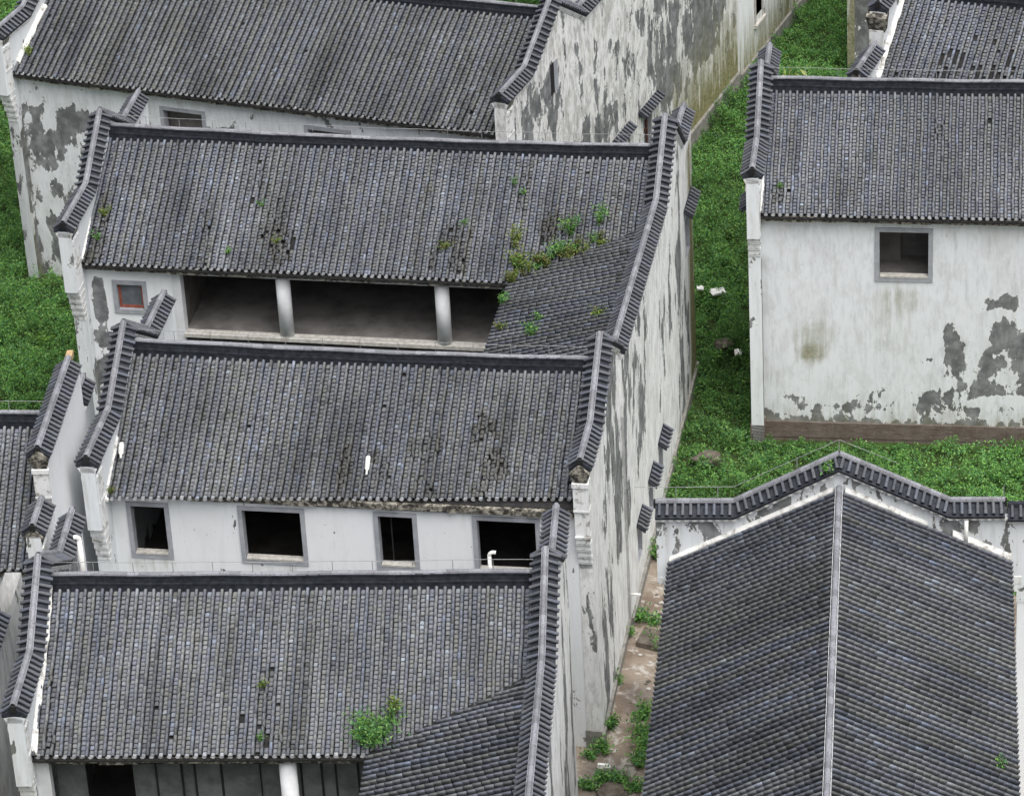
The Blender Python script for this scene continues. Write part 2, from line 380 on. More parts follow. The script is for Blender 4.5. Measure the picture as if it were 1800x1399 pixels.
# coping / ridge tile meshes shared between pieces ------------------------------------------------
def np_obj_mesh(name, V, F, mat, cols):
    cols = np.asarray(cols)
    me = bpy.data.meshes.new(name); me.from_pydata([tuple(v) for v in V], [], [tuple(f) for f in F]); me.materials.append(MT[mat])
    a = me.attributes.new("tcol", 'FLOAT_COLOR', 'POINT'); c = np.ones((len(V), 4), np.float32); c[:, :3] = cols; a.data.foreach_set("color", c.ravel()); return me
def coping_tile_mesh(i, L=0.33):
    V1, F1 = tmpl_barrel(L * 0.55, 0.038, 0.042, 6, 0.008, .026); V2, F2 = tmpl_barrel(L * 0.52, 0.041, 0.045, 6, 0.012, .026)
    V1 = V1 + [0, 0, 0.012]; V2 = V2 + [0, L * 0.48, 0.012]
    V = np.concatenate([V1, V2]); F = np.concatenate([F1, F2 + len(V1)]); 
    # closing disc at the lower end
    n0 = len(V); t = np.linspace(0, math.pi, 7); z = np.stack([0.042 * np.cos(t), np.full(7, L - 0.006), 0.044 + 0.042 * np.sin(t)], 1)
    V = np.concatenate([V, z]); F = [tuple(f) for f in F] + [tuple(range(n0, n0 + 7))]
    c = (0.6 * PAL[0] + 0.4 * PAL[i % len(PAL)]) * (0.54 + 0.07 * i)
    c = np.concatenate([VF[27], VF[27], np.full(7, .25)])[:, None] * c[None]  # flanks and lips carry the same painted crease shade as roof tiles
    return np_obj_mesh("coping_tile", V, F, 'tile', c)

def ridge_tile_mesh(i, L=0.27, r=0.062):
    V, F = tmpl_barrel(L, r, r, 8, 0.0, .012); V = V - [0, 0, 0.012]
    n0 = len(V); b = np.array([(-r - .02, 0, 0), (r + .02, 0, 0), (-r - .02, L - .006, 0), (r + .02, L - .006, 0), (-r - .02, 0, -.03), (r + .02, 0, -.03), (-r - .02, L - .006, -.03), (r + .02, L - .006, -.03)])
    V = np.concatenate([V, b]); F = [tuple(f) for f in F] + [(n0, n0 + 1, n0 + 3, n0 + 2), (n0, n0 + 2, n0 + 6, n0 + 4), (n0 + 1, n0 + 5, n0 + 7, n0 + 3), (n0, n0 + 4, n0 + 5, n0 + 1), (n0 + 2, n0 + 3, n0 + 7, n0 + 6)]
    return np_obj_mesh("ridge_cap_tile", V, F, 'cap', np.array([0.215, 0.22, 0.245]) * (0.74 + 0.10 * i))
CT = [coping_tile_mesh(i) for i in range(6)]
RT = [ridge_tile_mesh(i) for i in range(5)]
def frame_mat(P, U, D):
    U = Vector(U).normalized(); D = Vector(D).normalized(); D = (D - U * D.dot(U)).normalized(); N = U.cross(D)
    if N.z < 0: U = -U; N = -N
    return Matrix(((U.x, D.x, N.x, P[0]), (U.y, D.y, N.y, P[1]), (U.z, D.z, N.z, P[2]), (0, 0, 0, 1)))

ZR, ZE, ZP, ZS, HD = 9.25, 7.2, 10.2, 8.9, 3.9
SL = (ZR - ZE) / HD
class House:
    def __init__(s, name, label, o, X, Y, cat="house", group="grey tiled houses with white gable walls"):
        s.o = np.array([o[0], o[1], 0.0]); s.X = np.array([*X, 0.0]); s.Y = np.array([*Y, 0.0])
        s.e = thing(name, label, cat, (o[0], o[1], 0), group); s.e['kind'] = 'thing'
    def H(s, p): return tuple(p[0] * s.X + p[1] * s.Y + np.array([0, 0, p[2]]))
    def W(s, p): return s.o + np.array(s.H(p))
    def mb(s): return MB(s.H)

def frange(a, b, st):
    n = max(1, int(math.ceil(abs(b - a) / st - 1e-6))); return [a + (b - a) * i / n for i in range(n + 1)]
def axis(pts, st):
    pts = sorted(set(round(p, 4) for p in pts)); r = []
    for a, b in zip(pts[:-1], pts[1:]): r += frange(a, b, st)[:-1]
    return r + [pts[-1]]

def front_wall(h, x0, x1, y, z0, z1, holes=(), af=None, mat='plaster', face=-1, name="front_wall", thick=0.24, label=None, reveal='frame'):
    us = axis([x0, x1] + [q for k in holes for q in k[:2]], 0.28); vs = axis([z0, z1] + [q for k in holes for q in k[2:4]], 0.28)
    m = h.mb(); sk = lambda u, v: any(k[0] < u < k[1] and k[2] < v < k[3] for k in holes)
    m.grid(us, vs, lambda u, v: (u, y, v), sk, (lambda u, p: af(u, p[2])) if af else None, flip=(face > 0))
    yb = y - face * thick
    m.grid(us, vs, lambda u, v: (u, yb, v), sk, None, flip=(face < 0))
    o = m.build(name, mat, h.e, wear=True, label=label)
    for k in holes:
        rv = h.mb(); a, b, c, d = k[:4]
        for q in (((a, c), (b, c)), ((b, c), (b, d)), ((b, d), (a, d)), ((a, d), (a, c))):
            (p0, q0), (p1, q1) = q
            rv.add([(p0, y, q0), (p1, y, q1), (p1, yb, q1), (p0, yb, q0)], [(0, 1, 2, 3)])
        rv.build("reveal", reveal, o)
    return o

def window(h, x0, x1, y, z0, z1, face=-1, w=0.11, sill=True, style='hole', name="window", axis_='y'):
    """grey surround proud of the wall, sill as sub-part; axis_='x' puts it on a gable wall (x0,x1 are then y)"""
    t = 0.035 * face
    def B(m, a0, a1, c0, c1, d0=0.0, d1=None):
        d1 = t if d1 is None else d1; lo, hi = min(d0, d1), max(d0, d1)
        if axis_ == 'y': m.box(a0, a1, y + lo, y + hi, c0, c1)
        else: m.box(y + lo, y + hi, a0, a1, c0, c1)
    m = h.mb(); e = 0.0
    B(m, x0 - w, x0 - e, z0 - w, z1 + w); B(m, x1 + e, x1 + w, z0 - w, z1 + w)
    B(m, x0 + 0.0005, x1 - 0.0005, z1, z1 + w); B(m, x0 + 0.0005, x1 - 0.0005, z0 - w, z0)
    o = m.build(name, 'frame', h.e)
    if sill:
        m = h.mb(); B(m, x0 + 0.01, x1 - 0.01, z0 - 0.0, z0 + 0.05, -0.16 * face, 0.05 * face); m.build("sill", 'sillm', o)
    return o

def gable_top(prof):
    ys = [p[0] for p in prof]; zs = [p[1] for p in prof]
    return lambda y: float(np.interp(y, ys, zs))

def gable_wall(h, xi, side, prof, z0=-0.4, af=None, mat='plaster', body=None, th=0.36, name="gable_wall", holes=(), low=None, label=None):
    """xi: inner face x; side=-1 left gable (outer face further left), +1 right. prof: coping cap heights. body: (ya,yb) part that reaches the ground"""
    xo = xi + side * th; top = gable_top(prof); drop = 0.36
    y0, y1 = prof[0][0], prof[-1][0]; ba, bb = body or (y0, y1)
    ks = [p[0] for p in prof] + [ba, bb] + [q for k in holes for q in k[:2]]
    us = axis(ks, 0.3); m = h.mb()
    def zb(y): return z0 if ba - 1e-6 <= y <= bb + 1e-6 else (low if low is not None else z0)
    hz = sorted(set([q for k in holes for q in k[2:4]]))
    lowz = 6.6
    # lower rectangle block z0..lowz (only inside body) with holes, upper block lowz..top
    ub = [u for u in us if ba - 1e-6 <= u <= bb + 1e-6]; vs = axis([z0, lowz] + [q for q in hz if q < lowz], 0.3)
    sk = lambda u, v: any(k[0] < u < k[1] and k[2] < v < k[3] for k in holes)
    A = (lambda u, p: af(u, p[2])) if af else None
    m.grid(ub, vs, lambda u, v: (xo, u, v), sk, A, flip=(side < 0))
    m.grid(ub, [z0, lowz], lambda u, v: (xi, u, v), None, A, flip=(side > 0))
    tv = frange(0, 1, 0.1)
    upf = lambda x: (lambda u, v: (x, u, lowz + v * (top(u) - drop - lowz)))
    sk2 = None
    m.grid(us, tv, upf(xo), None, A, flip=(side < 0)); m.grid(us, tv, upf(xi), None, A, flip=(side > 0))
    for yy, zz in ((y0, top(y0) - drop), (y1, top(y1) - drop)):
        zl = z0 if (body is None or ba - 1e-6 <= yy <= bb + 1e-6) else lowz
        m.add([(xi, yy, zl), (xo, yy, zl), (xo, yy, zz), (xi, yy, zz)], [(0, 1, 2, 3)], [(0.3, 0.2)] * 4)
    if body:
        for yy in (ba, bb): m.add([(xi, yy, z0), (xo, yy, z0), (xo, yy, lowz), (xi, yy, lowz)], [(0, 1, 2, 3)], [(0.3, 0.1)] * 4)
        for a, b in ((y0, ba), (bb, y1)): m.add([(xi, a, lowz), (xo, a, lowz), (xo, b, lowz), (xi, b, lowz)], [(0, 1, 2, 3)])
    o = m.build(name, mat, h.e, wear=True, label=label)
    if holes:
        for a, b, c, d in [k[:4] for k in holes]:
            rv = h.mb(); rv.box(xo - side * 0.30, xo - side * 0.20, a, b, c, d)
            for q in (((a, c), (b, c)), ((b, c), (b, d)), ((b, d), (a, d)), ((a, d), (a, c))):
                (p0, q0), (p1, q1) = q; rv.add([(xo, p0, q0), (xo, p1, q1), (xo - side * 0.2, p1, q1), (xo - side * 0.2, p0, q0)], [(0, 1, 2, 3)])
            rv.build("recess", 'frame', o)
    return o

def coping(h, xc, prof, caps=True, hw=0.30, name="coping", ends=(True, True), cornice=True, tiles=True, cap_mat='ridge', both=(-1, 1), skip_ends=0.0):
    """saddle of bedding along the profile, a row of tiles down each side, cap tiles on the crest"""
    m = h.mb(); n = len(prof)
    for (ya, za), (yb, zb) in zip(prof[:-1], prof[1:]):
        for sx in (-1, 1):
            m.hexa([(xc, ya, za - 0.36), (xc + sx * (hw - .03), ya, za - 0.40), (xc + sx * (hw - .03), yb, zb - 0.40), (xc, yb, zb - 0.36),
                    (xc, ya, za - 0.13), (xc + sx * hw, ya, za - 0.335), (xc + sx * hw, yb, zb - 0.335), (xc, yb, zb - 0.13)])
        m.hexa([(xc - .06, ya, za - .2), (xc + .06, ya, za - .2), (xc + .06, yb, zb - .2), (xc - .06, yb, zb - .2),
                (xc - .06, ya, za - .06), (xc + .06, ya, za - .06), (xc + .06, yb, zb - .06), (xc - .06, yb, zb - .06)])
    cp = m.build(name, 'ridge', h.e)
    if cornice:
        m = h.mb()
        for (ya, za), (yb, zb) in zip(prof[:-1], prof[1:]):
            for k, (w, d0, d1) in enumerate(((0.245, 0.40, 0.455), (0.222, 0.455, 0.50), (0.20, 0.50, 0.545))):
                m.hexa([(xc - w, ya, za - d1), (xc + w, ya, za - d1), (xc + w, yb, zb - d1), (xc - w, yb, zb - d1),
                        (xc - w, ya, za - d0), (xc + w, ya, za - d0), (xc + w, yb, zb - d0), (xc - w, yb, zb - d0)])
        m.build("cornice", 'trim', cp)
    # tiles
    if tiles:
        for (ya, za), (yb, zb) in zip(prof[:-1], prof[1:]):
            A = np.array(h.H((xc, ya, za))); B = np.array(h.H((xc, yb, zb))); L = np.linalg.norm(B - A)
            k = max(1, int(round(L / 0.197)))
            U = (B - A) / L
            for i in range(k):
                t = (i + 0.5) / k; y = lerp(ya, yb, t); z = lerp(za, zb, t)
                for sx in both:
                    p = np.array(h.H((xc + sx * 0.035, y, z - 0.145))); q = np.array(h.H((xc + sx * hw, y, z - 0.335)))
                    d = (q - p); me = CT[random.randrange(len(CT))]
                    o = link("tile", me, cp); o.matrix_local = frame_mat(p + np.array([0, 0, random.uniform(-.006, .006)]), U + np.array([0, 0, random.uniform(-.03, .03)]), d / np.linalg.norm(d) + U * random.uniform(-.035, .035))
    if caps:
        for (ya, za), (yb, zb) in zip(prof[:-1], prof[1:]):
            A = np.array(h.H((xc, ya, za - 0.062))); B = np.array(h.H((xc, yb, zb - 0.062))); L = np.linalg.norm(B - A); D = (B - A) / L
            k = max(1, int(round(L / 0.265)))
            for i in range(k):
                o = link("cap_tile", RT[random.randrange(len(RT))], cp); U = np.cross(D, [0, 0, 1])
                mm = frame_mat(A + D * L * i / k, U, D); sc = L / k / 0.265
                o.matrix_local = mm @ Matrix.Scale(sc, 4, (0, 1, 0))
    # end pieces
    any_end = False
    for e, (yy, zz), sg in ((ends[0], prof[0], -1), (ends[1], prof[-1], 1)):
        if e:
            m = h.mb(); m.box(xc - .075, xc + .075, min(yy, yy + sg * .05), max(yy, yy + sg * .05), zz - .24, zz - .055); m.build("end_block", 'line', cp)
    return cp

def pilaster(h, x0, x1, yf, yw, ztop, z0=-0.3, bottom=True, ends='front', rub=True):
    """corbelled end of a gable wall: rubble bed, mouldings and stepped brackets going down to the body. yf: front, yw: wall plane"""
    s = 1 if yf < yw else -1
    c = (x0 + x1) / 2; hw = abs(x1 - x0) / 2
    def bx(m, w, ya, z_0, z_1):
        a, b = sorted((ya, yw)); m.box(c - w, c + w, a, b, z_0, z_1, (0.25 + 0.2 * random.random(), 0.1))
    m = h.mb(); zt = ztop - 0.40
    bx(m, hw + 0.035, yf + s * .02, zt - 0.42, zt - 0.30)
    bx(m, hw + 0.012, yf + s * .05, zt - 1.08, zt - 0.42 - .002)
    bx(m, hw + 0.022, yf + s * .04, zt - 1.14, zt - 1.085)
    bx(m, hw + 0.004, yf + s * .09, zt - 1.86, zt - 1.145)
    for i in range(5):
        bx(m, hw + 0.010 - 0.003 * i, yf + s * (.05 + .07 * i), zt - 1.92 - .23 * i, zt - 1.865 - .23 * i)
        bx(m, hw - 0.004 * i, yf + s * (.10 + .07 * i), zt - 2.09 - .23 * i, zt - 1.925 - .23 * i)
    o = m.build("pilaster", 'trim', h.e)
    if bottom:
        m = h.mb(); a = yf + s * 0.40; us = frange(min(a, yw), max(a, yw), 0.3); vs = frange(z0, zt - 3.02, 0.4)
        m.box(c - hw + 0.01, c + hw - 0.01, min(a, yw), max(a, yw), z0, zt - 3.01, (0.42, 0.15)); m.build("shaft", 'plaster', o, wear=True)
    if rub:
        m = h.mb()
        m.hexa([(c - hw * .9, yf + s * .08, zt - .30), (c + hw * .9, yf + s * .08, zt - .30), (c + hw * .9, yw, zt - .30), (c - hw * .9, yw, zt - .30),
                (c - hw * 1.45, yf, zt + .0), (c + hw * 1.45, yf, zt + .0), (c + hw * 1.45, yw, zt + .0), (c - hw * 1.45, yw, zt + .0)])
        m.hexa([(c - hw * 1.4, yf - s * .0, zt + .001), (c + hw * 1.4, yf - s * .0, zt + .001), (c + hw * 1.4, yf + s * .06, zt + .001), (c - hw * 1.4, yf + s * .06, zt + .001),
                (c - .05, yf, zt + .22), (c + .05, yf, zt + .22), (c + .05, yf + s * .06, zt + .22), (c - .05, yf + s * .06, zt + .22)])
        m.build("corbel_bed", 'rubble', o)
    return o

def ridge(h, x0, x1, zb=ZR, hgt=0.36, y=0.0, wires=True, seed=1, sag=0.03):
    n = 14; xs = frange(x0, x1, (x1 - x0) / n); m = h.mb()
    f = lambda x: -sag * math.sin(math.pi * (x - x0) / (x1 - x0)) * 2 + 0.012 * math.sin(x * 2.1 + seed)
    for a, b in zip(xs[:-1], xs[1:]):
        fa, fb = f(a), f(b)
        for w, z0, z1 in ((0.085, -0.12, 0.10), (0.10, 0.10, 0.15), (0.075, 0.15, hgt - 0.05), (0.095, hgt - 0.05, hgt - 0.015)):
            m.hexa([(a, y - w, zb + z0 + fa), (b, y - w, zb + z0 + fb), (b, y + w, zb + z0 + fb), (a, y + w, zb + z0 + fa),
                    (a, y - w, zb + z1 + fa - .002), (b, y - w, zb + z1 + fb - .002), (b, y + w, zb + z1 + fb - .002), (a, y + w, zb + z1 + fa - .002)])
    o = m.build("ridge", 'ridge', h.e)
    L = x1 - x0; k = int(L / 0.262); D = np.array(h.H((1, 0, 0)))
    for i in range(k):
        x = x0 + i * L / k; t = link("cap_tile", RT[random.randrange(len(RT))], o)
        t.matrix_local = frame_mat(h.H((x, y, zb + hgt - 0.012 + f(x))), np.array(h.H((0, 1, 0))), D) @ Matrix.Diagonal((0.95, 1, 0.75, 1))
    if wires:
        m = h.mb(); zt = zb + hgt + 0.30; px = frange(x0 + 0.15, x1 - 0.1, 1.0)
        for a, b in zip(px[:-1], px[1:]): m.tube((a, y, zt + f(a)), (b, y, zt + f(b)), 0.007, n=5)
        for p in px[1:-1]: m.tube((p, y, zb + hgt), (p, y, zt + f(p)), 0.009, n=5)
        m.build("lightning_wire", 'wire', h.e)
    return o

SLB = 0.62
def deck(h, x0, x1, hf=HD, hb=3.3, zr=ZR, sl=SL, slb=SLB):
    m = h.mb()
    for s, d, sl in ((-1, hf, sl), (1, hb, slb)):
        p = [(x0, 0, zr - .17), (x1, 0, zr - .17), (x1, s * d, zr - sl * d - .145), (x0, s * d, zr - sl * d - .145)]
        q = [(x0, 0, zr - .10), (x1, 0, zr - .10), (x1, s * d, zr - sl * d - .10), (x0, s * d, zr - sl * d - .10)]
        m.hexa(p + q)
    return m.build("roof", 'deck', h.e)

def flashing(h, pts, w=0.11, t=0.05, nrm='x', jag=0.02):
    w *= .78; t *= .75; jag = .03
    """strip of white mortar along a line between a gable wall and the tiles"""
    m = h.mb(); n = len(pts)
    for (a, b) in zip(pts[:-1], pts[1:]):
        a, b = np.array(a, float), np.array(b, float); k = max(1, int(np.linalg.norm(b - a) / 0.25)); prev = None
        for i in range(k + 1):
            p = a + (b - a) * i / k; ww = w + random.uniform(-jag, jag)
            cur = (p, ww)
            if prev is not None:
                (p0, w0), (p1, w1) = prev, cur
                if nrm == 'x': ex0, ex1 = np.array([w0, 0, 0]), np.array([w1, 0, 0])
                else: ex0, ex1 = np.array([0, w0, 0]), np.array([0, w1, 0])
                up_ = np.array([0, 0, abs(t)])
                m.add([p0, p0 + ex0, p1 + ex1, p1, p0 + up_ * 2.4, p0 + ex0 + up_, p1 + ex1 + up_, p1 + up_ * 2.4], [(4, 5, 6, 7), (0, 1, 5, 4), (1, 2, 6, 5), (2, 3, 7, 6), (3, 0, 4, 7)])
            prev = cur
    return m.build("flashing", 'flash', h.e)

def frieze(h, x0, x1, y=-3.6, z=7.14, out=-0.25):
    m = h.mb(); xs = frange(x0, x1, 0.30)
    for a, b in zip(xs[:-1], xs[1:]):
        d = random.uniform(-.02, .03); e = random.uniform(-.02, .02); lo = min(y, y + out + d); hi = max(y, y + out + d)
        m.box(a + .004, b - .004, lo, hi, z - .17 + e, z - 0.0)
    m.box(x0, x1, min(y, y + out * .55), max(y, y + out * .55), z - .22, z - .165)
    return m.build("eave_frieze", 'rubble', h.e)

def main_cols(W_, front=True, valley=None, hd=HD, y0=0.10, pitch=0.2, x_off=0.06):
    cols = []; x = x_off
    while x < W_ - 0.02:
        y1 = hd
        if valley and x > valley[0]:
            y1 = hd + (x - valley[0]) / (W_ - valley[0]) * (valley[1] - hd)
        cols.append((x, y0, y1)); x += pitch
    return cols
def surf_front(c, s, dz=0.0): return (c, -s, ZR - SL * s + dz)
def surf_back(c, s): return (c, s, ZR - SLB * s)

def hood(h, xo, side, ya, yb, z, out=0.24, name="window_hood"):
    m = h.mb(); d = side * out
    m.hexa([(xo, ya, z - .06), (xo + d, ya, z - .24), (xo + d, yb, z - .24), (xo, yb, z - .06), (xo, ya, z), (xo + d, ya, z - .17), (xo + d, yb, z - .17), (xo, yb, z)])
    o = m.build(name, 'ridge', h.e); k = int(round((yb - ya) / 0.2))
    for i in range(k):
        y = ya + (i + .5) * (yb - ya) / k; p = np.array(h.H((xo, y, z - .005))); q = np.array(h.H((xo + d, y, z - .175)))
        t = link("tile", CT[random.randrange(len(CT))], o); t.matrix_local = frame_mat(p, np.array(h.H((0, 1, 0))), q - p)
    return o

def blob(u, z, L):
    r = 0
    for (cx, cz, rx_, rz_, a) in L:
        q = ((u - cx) / rx_) ** 2 + ((z - cz) / rz_) ** 2
        r = max(r, a * max(0.0, min(1.0, 1.5 - q)))
    return r

def ang(d): return (math.cos(R(d)), math.sin(R(d)))
def angy(d): return (math.sin(R(d)), math.cos(R(d)))

PROF = [(-4.35, ZS), (-2.15, ZS), (0, ZP), (2.05, ZS), (3.95, ZS)]
def step_af(w0=0.30, base=0.35, mossb=0.5, seed=3, hi=0.0):
    def f(u, z):
        n = float(vnoise(u * 0.45, z * 0.35, seed)); w = w0 + 0.45 * (n - 0.5)
        w += base * max(0, 1 - z / 1.6); w += hi * max(0, (z - 6.5) / 3)
        return (w, mossb * max(0, 1 - z / 2.2))
    return f

# =================================================================== HOUSE : middle upper (long ridge, veranda, courtyard wing)
B = House("veranda_house", "long grey tiled house with weeds in its roof valley and two white columns", (-11.08, 96.51), ang(-11.95), angy(11.43))
WB = 15.87
deck(B, 0, WB)
VB = (12.2, 2.25)
PB_ = [(-4.55, ZS), (-2.15, ZS), (-0.1, ZP), (1.95, ZS), (3.75, ZS)]
gable_wall(B, 0, -1, PB_, af=step_af(0.30, 0.3), body=(-3.9, 3.9))
coping(B, -0.18, PB_)
pilaster(B, -0.36, 0.0, -4.5, -3.88, ZS)
PBR = [(-9.70, ZS), (-1.75, ZS), (0.45, ZP + 0.22), (2.2, ZS), (4.15, ZS)]
def af_right(u, z):
    n = float(vnoise(u * 0.8, z * 0.12, 11)); w = 0.52 + 0.75 * (n - 0.45)
    if z > 8.2: w *= 0.8
    if z < 3.0 and u < 0: w *= 0.55
    ms = max(0.0, 1 - abs(u - 3.55) / 1.0) * (1.7 if z < 7.8 else 0.0) * (0.6 + 0.5 * max(0, 1 - z / 7)) + 0.3 * max(0, 1 - z / 1.0)
    if u > 1.6: w = w * 0.5
    return (min(w, 0.78), ms)
gable_wall(B, WB, 1, PBR, af=af_right, mat='streaky', body=(-9.70, 4.0), holes=[(2.45, 3.35, 4.6, 5.9), (-3.95, -3.2, 1.0, 1.95), (-5.95, -5.2, 1.0, 1.95), (-8.15, -7.4, 1.0, 1.95)], label="long weathered outer gable wall, streaked grey and white")
coping(B, WB + 0.18, PBR, ends=(False, True))
hood(B, WB + 0.36, 1, 2.2, 3.8, 6.35)
for yy in (-3.5, -5.5, -7.75): hood(B, WB + 0.36, 1, yy - .55, yy + .55, 2.35)
m = B.mb(); m.box(WB + .3605, WB + 0.44, -9.70, 4.04, -0.4, 0.30); m.build("plinth", 'greybrick', B.e)
ridge(B, 0.0, WB, sag=0.05)
cols = main_cols(WB, valley=VB)
rt = roof_tiles(B.e, B.H, cols, surf_front, None, (1, 0, 0), gain=1.0, seed=21,
   damage=[(5.3, 2.6, .5, .9, .5), (4.8, 1.5, .25, .5, .5), (5.6, 3.3, .5, .5, .8), (10.6, 2.6, .5, .5, .8), (10.4, 3.5, .6, .4, 1), (12.3, 1.0, .25, .5, .7), (0.2, 3.2, .35, .8, 1), (3.3, 3.0, .4, .8, .5), (13.3, 2.3, .5, .3, 1)],
   holes=[(3.1, 2.2, .06, .12), (4.55, 1.8, .06, .1), (6.0, 3.0, .06, .2), (12.9, 2.6, .07, .15)])
roof_tiles(B.e, B.H, [(c[0], .1, 3.35) for c in main_cols(WB)], surf_back, None, (1, 0, 0), seed=22, drip=False, eb=.20, ep=.2)
# wing roof: slopes down to the left from the right gable wall
WX0 = 12.2
def wing_z(x, Wd=WB, x0=WX0): t = (x - x0) / (Wd - x0); return ZE + 0.95 * t + (0.10 * max(0, t - 0.8) / 0.2)
def wing(h, Wd, x0, yf, vtop, gain=1.0, seed=5):
    m = h.mb(); xs = frange(x0, Wd, 0.6)
    for a, b in zip(xs[:-1], xs[1:]):
        za, zb = wing_z(a, Wd, x0), wing_z(b, Wd, x0); ya = -HD + (a - x0) / (Wd - x0) * (HD - vtop) + .05; yb = -HD + (b - x0) / (Wd - x0) * (HD - vtop) + .05
        m.hexa([(a, yf, za - .17), (b, yf, zb - .17), (b, yb, zb - .17), (a, ya, za - .17), (a, yf, za - .10), (b, yf, zb - .10), (b, yb, zb - .10), (a, ya, za - .10)])
    o = m.build("wing_roof", 'deck', h.e)
    cols = []; y = yf + .1
    while y < -vtop:
        xv = Wd if y < -HD else x0 + (y + HD) / (HD - vtop) * (Wd - x0)
        s0 = 0.02; xt = Wd - 0.02
        # columns run in x; the valley cuts their lower end
        cols.append((y, xt, max(x0, xv if y > -HD else x0))); y += 0.2
    # split at the bend
    roof_tiles(o, h.H, [(c, s0, s1) for c, s0, s1 in cols], lambda c, s: (s, c, wing_z(s, Wd, x0)), None, (0, 1, 0), gain=gain, seed=seed, eb=.20, ep=.14, drip=True, name="wing_tiles", side=True)
    return o
wing(B, WB, WX0, -9.35, VB[1], gain=0.95, seed=31)
# valley gutter
m = B.mb()
for i in range(12):
    t0, t1 = i / 12, (i + 1) / 12
    a = (lerp(WX0, WB, t0), -HD + (HD - VB[1]) * t0, wing_z(lerp(WX0, WB, t0)) + .0); b = (lerp(WX0, WB, t1), -HD + (HD - VB[1]) * t1, wing_z(lerp(WX0, WB, t1)) + .0)
    m.hexa([(a[0], a[1] - .07, a[2] - .04), (b[0], b[1] - .07, b[2] - .04), (b[0], b[1] + .09, b[2] - .04), (a[0], a[1] + .09, a[2] - .04),
            (a[0], a[1] - .07, a[2] + .03), (b[0], b[1] - .07, b[2] + .03), (b[0], b[1] + .09, b[2] + .02), (a[0], a[1] + .09, a[2] + .02)])
m.build("valley_gutter", 'deck', B.e)
# front wall, window, opening with columns
wearB = lambda u, z: (max(0.08, blob(u, z, [(0.28, 6.0, .28, .7, .80), (.35, 5.4, .22, .4, .74), (.6, 4.7, .8, .25, .72), (1.0, 3.6, 1.2, 1.0, .6)])), 0.0)
front_wall(B, 0.0, 2.72, -3.6, 0, 6.9, holes=[(0.86, 1.60, 5.62, 6.42)], af=wearB, mat='clean')
w = window(B, 0.86, 1.60, -3.6, 5.62, 6.42, w=0.13, sill=False)
m = B.mb(); 
for a in ((.865, .935, 5.625, 6.415), (1.525, 1.595, 5.625, 6.415), (.935, 1.525, 5.625, 5.71), (.935, 1.525, 6.36, 6.415)): m.box(a[0], a[1], -3.52, -3.47, a[2], a[3])
sash = m.build("sash", 'red', w, label="faded red wooden casement")
m = B.mb(); m.box(.936, 1.524, -3.50, -3.488, 5.711, 6.359); m.build("pane", 'glass', w)
m = B.mb(); m.box(2.5, 2.74, -3.63, -3.3, 4.7, 6.9); m.build("door_jamb", 'column', B.e)
m = B.mb(); m.box(2.72, 12.9, -3.72, -3.421, 4.86, 4.968); m.build("balcony_edge", 'sillm', B.e)
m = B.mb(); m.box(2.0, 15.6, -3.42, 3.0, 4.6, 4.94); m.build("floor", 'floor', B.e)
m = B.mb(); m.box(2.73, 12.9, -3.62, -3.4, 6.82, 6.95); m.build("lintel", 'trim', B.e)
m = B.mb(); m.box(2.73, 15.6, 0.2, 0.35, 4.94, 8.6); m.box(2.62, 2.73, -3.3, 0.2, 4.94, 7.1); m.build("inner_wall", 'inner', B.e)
for x in (5.68, 10.22):
    m = B.mb(); m.tube((x, -3.50, 4.972), (x, -3.50, 6.86), 0.205, n=20); m.build("column", 'column', B.e, smooth=True)
front_wall(B, 2.72, 12.9, -3.6, 0, 4.7, af=step_af(.2), name="lower_wall")
front_wall(B, 0, WB, 3.1, 0, 7.0, af=step_af(.3), face=1, name="back_wall")
m = B.mb(); m.box(WX0 + .25, WX0 + .45, -9.35, -3.6, 0, 7.05); m.build("wing_wall", 'clean', B.e, wear=True)
frieze(B, 0.05, 12.3)
flashing(B, [(0.0, -2.6, surf_front(0, 2.6)[2] + .02), (0.0, -3.2, surf_front(0, 3.2)[2] + .02), (0, -3.85, surf_front(0, 3.85)[2] + .02)], w=.10)

# =================================================================== HOUSE : middle (four windows)
C = House("four_window_house", "grey tiled house with four dark windows in the white wall under its eave", (-9.67, 83.95), ang(-11.1), angy(10.6))
WC = 11.95
deck(C, 0, WC, hf=3.45, sl=(ZR - ZE) / 3.75)
PC = [(-4.45, ZS - .05), (-2.15, ZS), (0, ZP), (1.95, ZS), (3.9, ZS)]
gable_wall(C, 0, -1, PC, af=step_af(0.25), body=(-3.85, 3.9)); coping(C, -0.18, PC)
pilaster(C, -0.36, 0.0, -4.4, -3.84, ZS - .05)
PCR = [(-3.62, ZS), (-1.75, ZS), (0.40, ZP), (2.25, ZS + .04)]
def af_cr(u, z):
    n = float(vnoise(u * 0.9 + 4, z * 0.14, 17)); w = 0.52 + 0.75 * (n - 0.45)
    if z < 3 and u > 0: w *= 0.45
    return (min(w, 0.75), 0.30 * max(0, 1 - z / 1.2))
gable_wall(C, WC, 1, PCR, af=af_cr, mat='streaky', body=(-3.4, 2.25)); coping(C, WC + 0.18, PCR, ends=(True, False))
pilaster(C, WC, WC + 0.36, -3.78, -3.38, ZS)
m = C.mb(); m.box(WC + .3605, WC + 0.44, -3.42, 2.25, -0.4, 0.28); m.build("plinth", 'greybrick', C.e)
m = C.mb(); m.box(WC - .02, WC + 0.40, -3.47, -3.40, -0.4, 0.55); m.build("pier_base", 'greybrick', C.e)
ridge(C, 0, WC, sag=0.03, seed=3)
def surfC(c, s): return (c, -s, ZR - (ZR - ZE) / 3.75 * s)
colsC = [(x, y0, 3.82 - 0.045 * x) for x, y0, _ in main_cols(WC)]
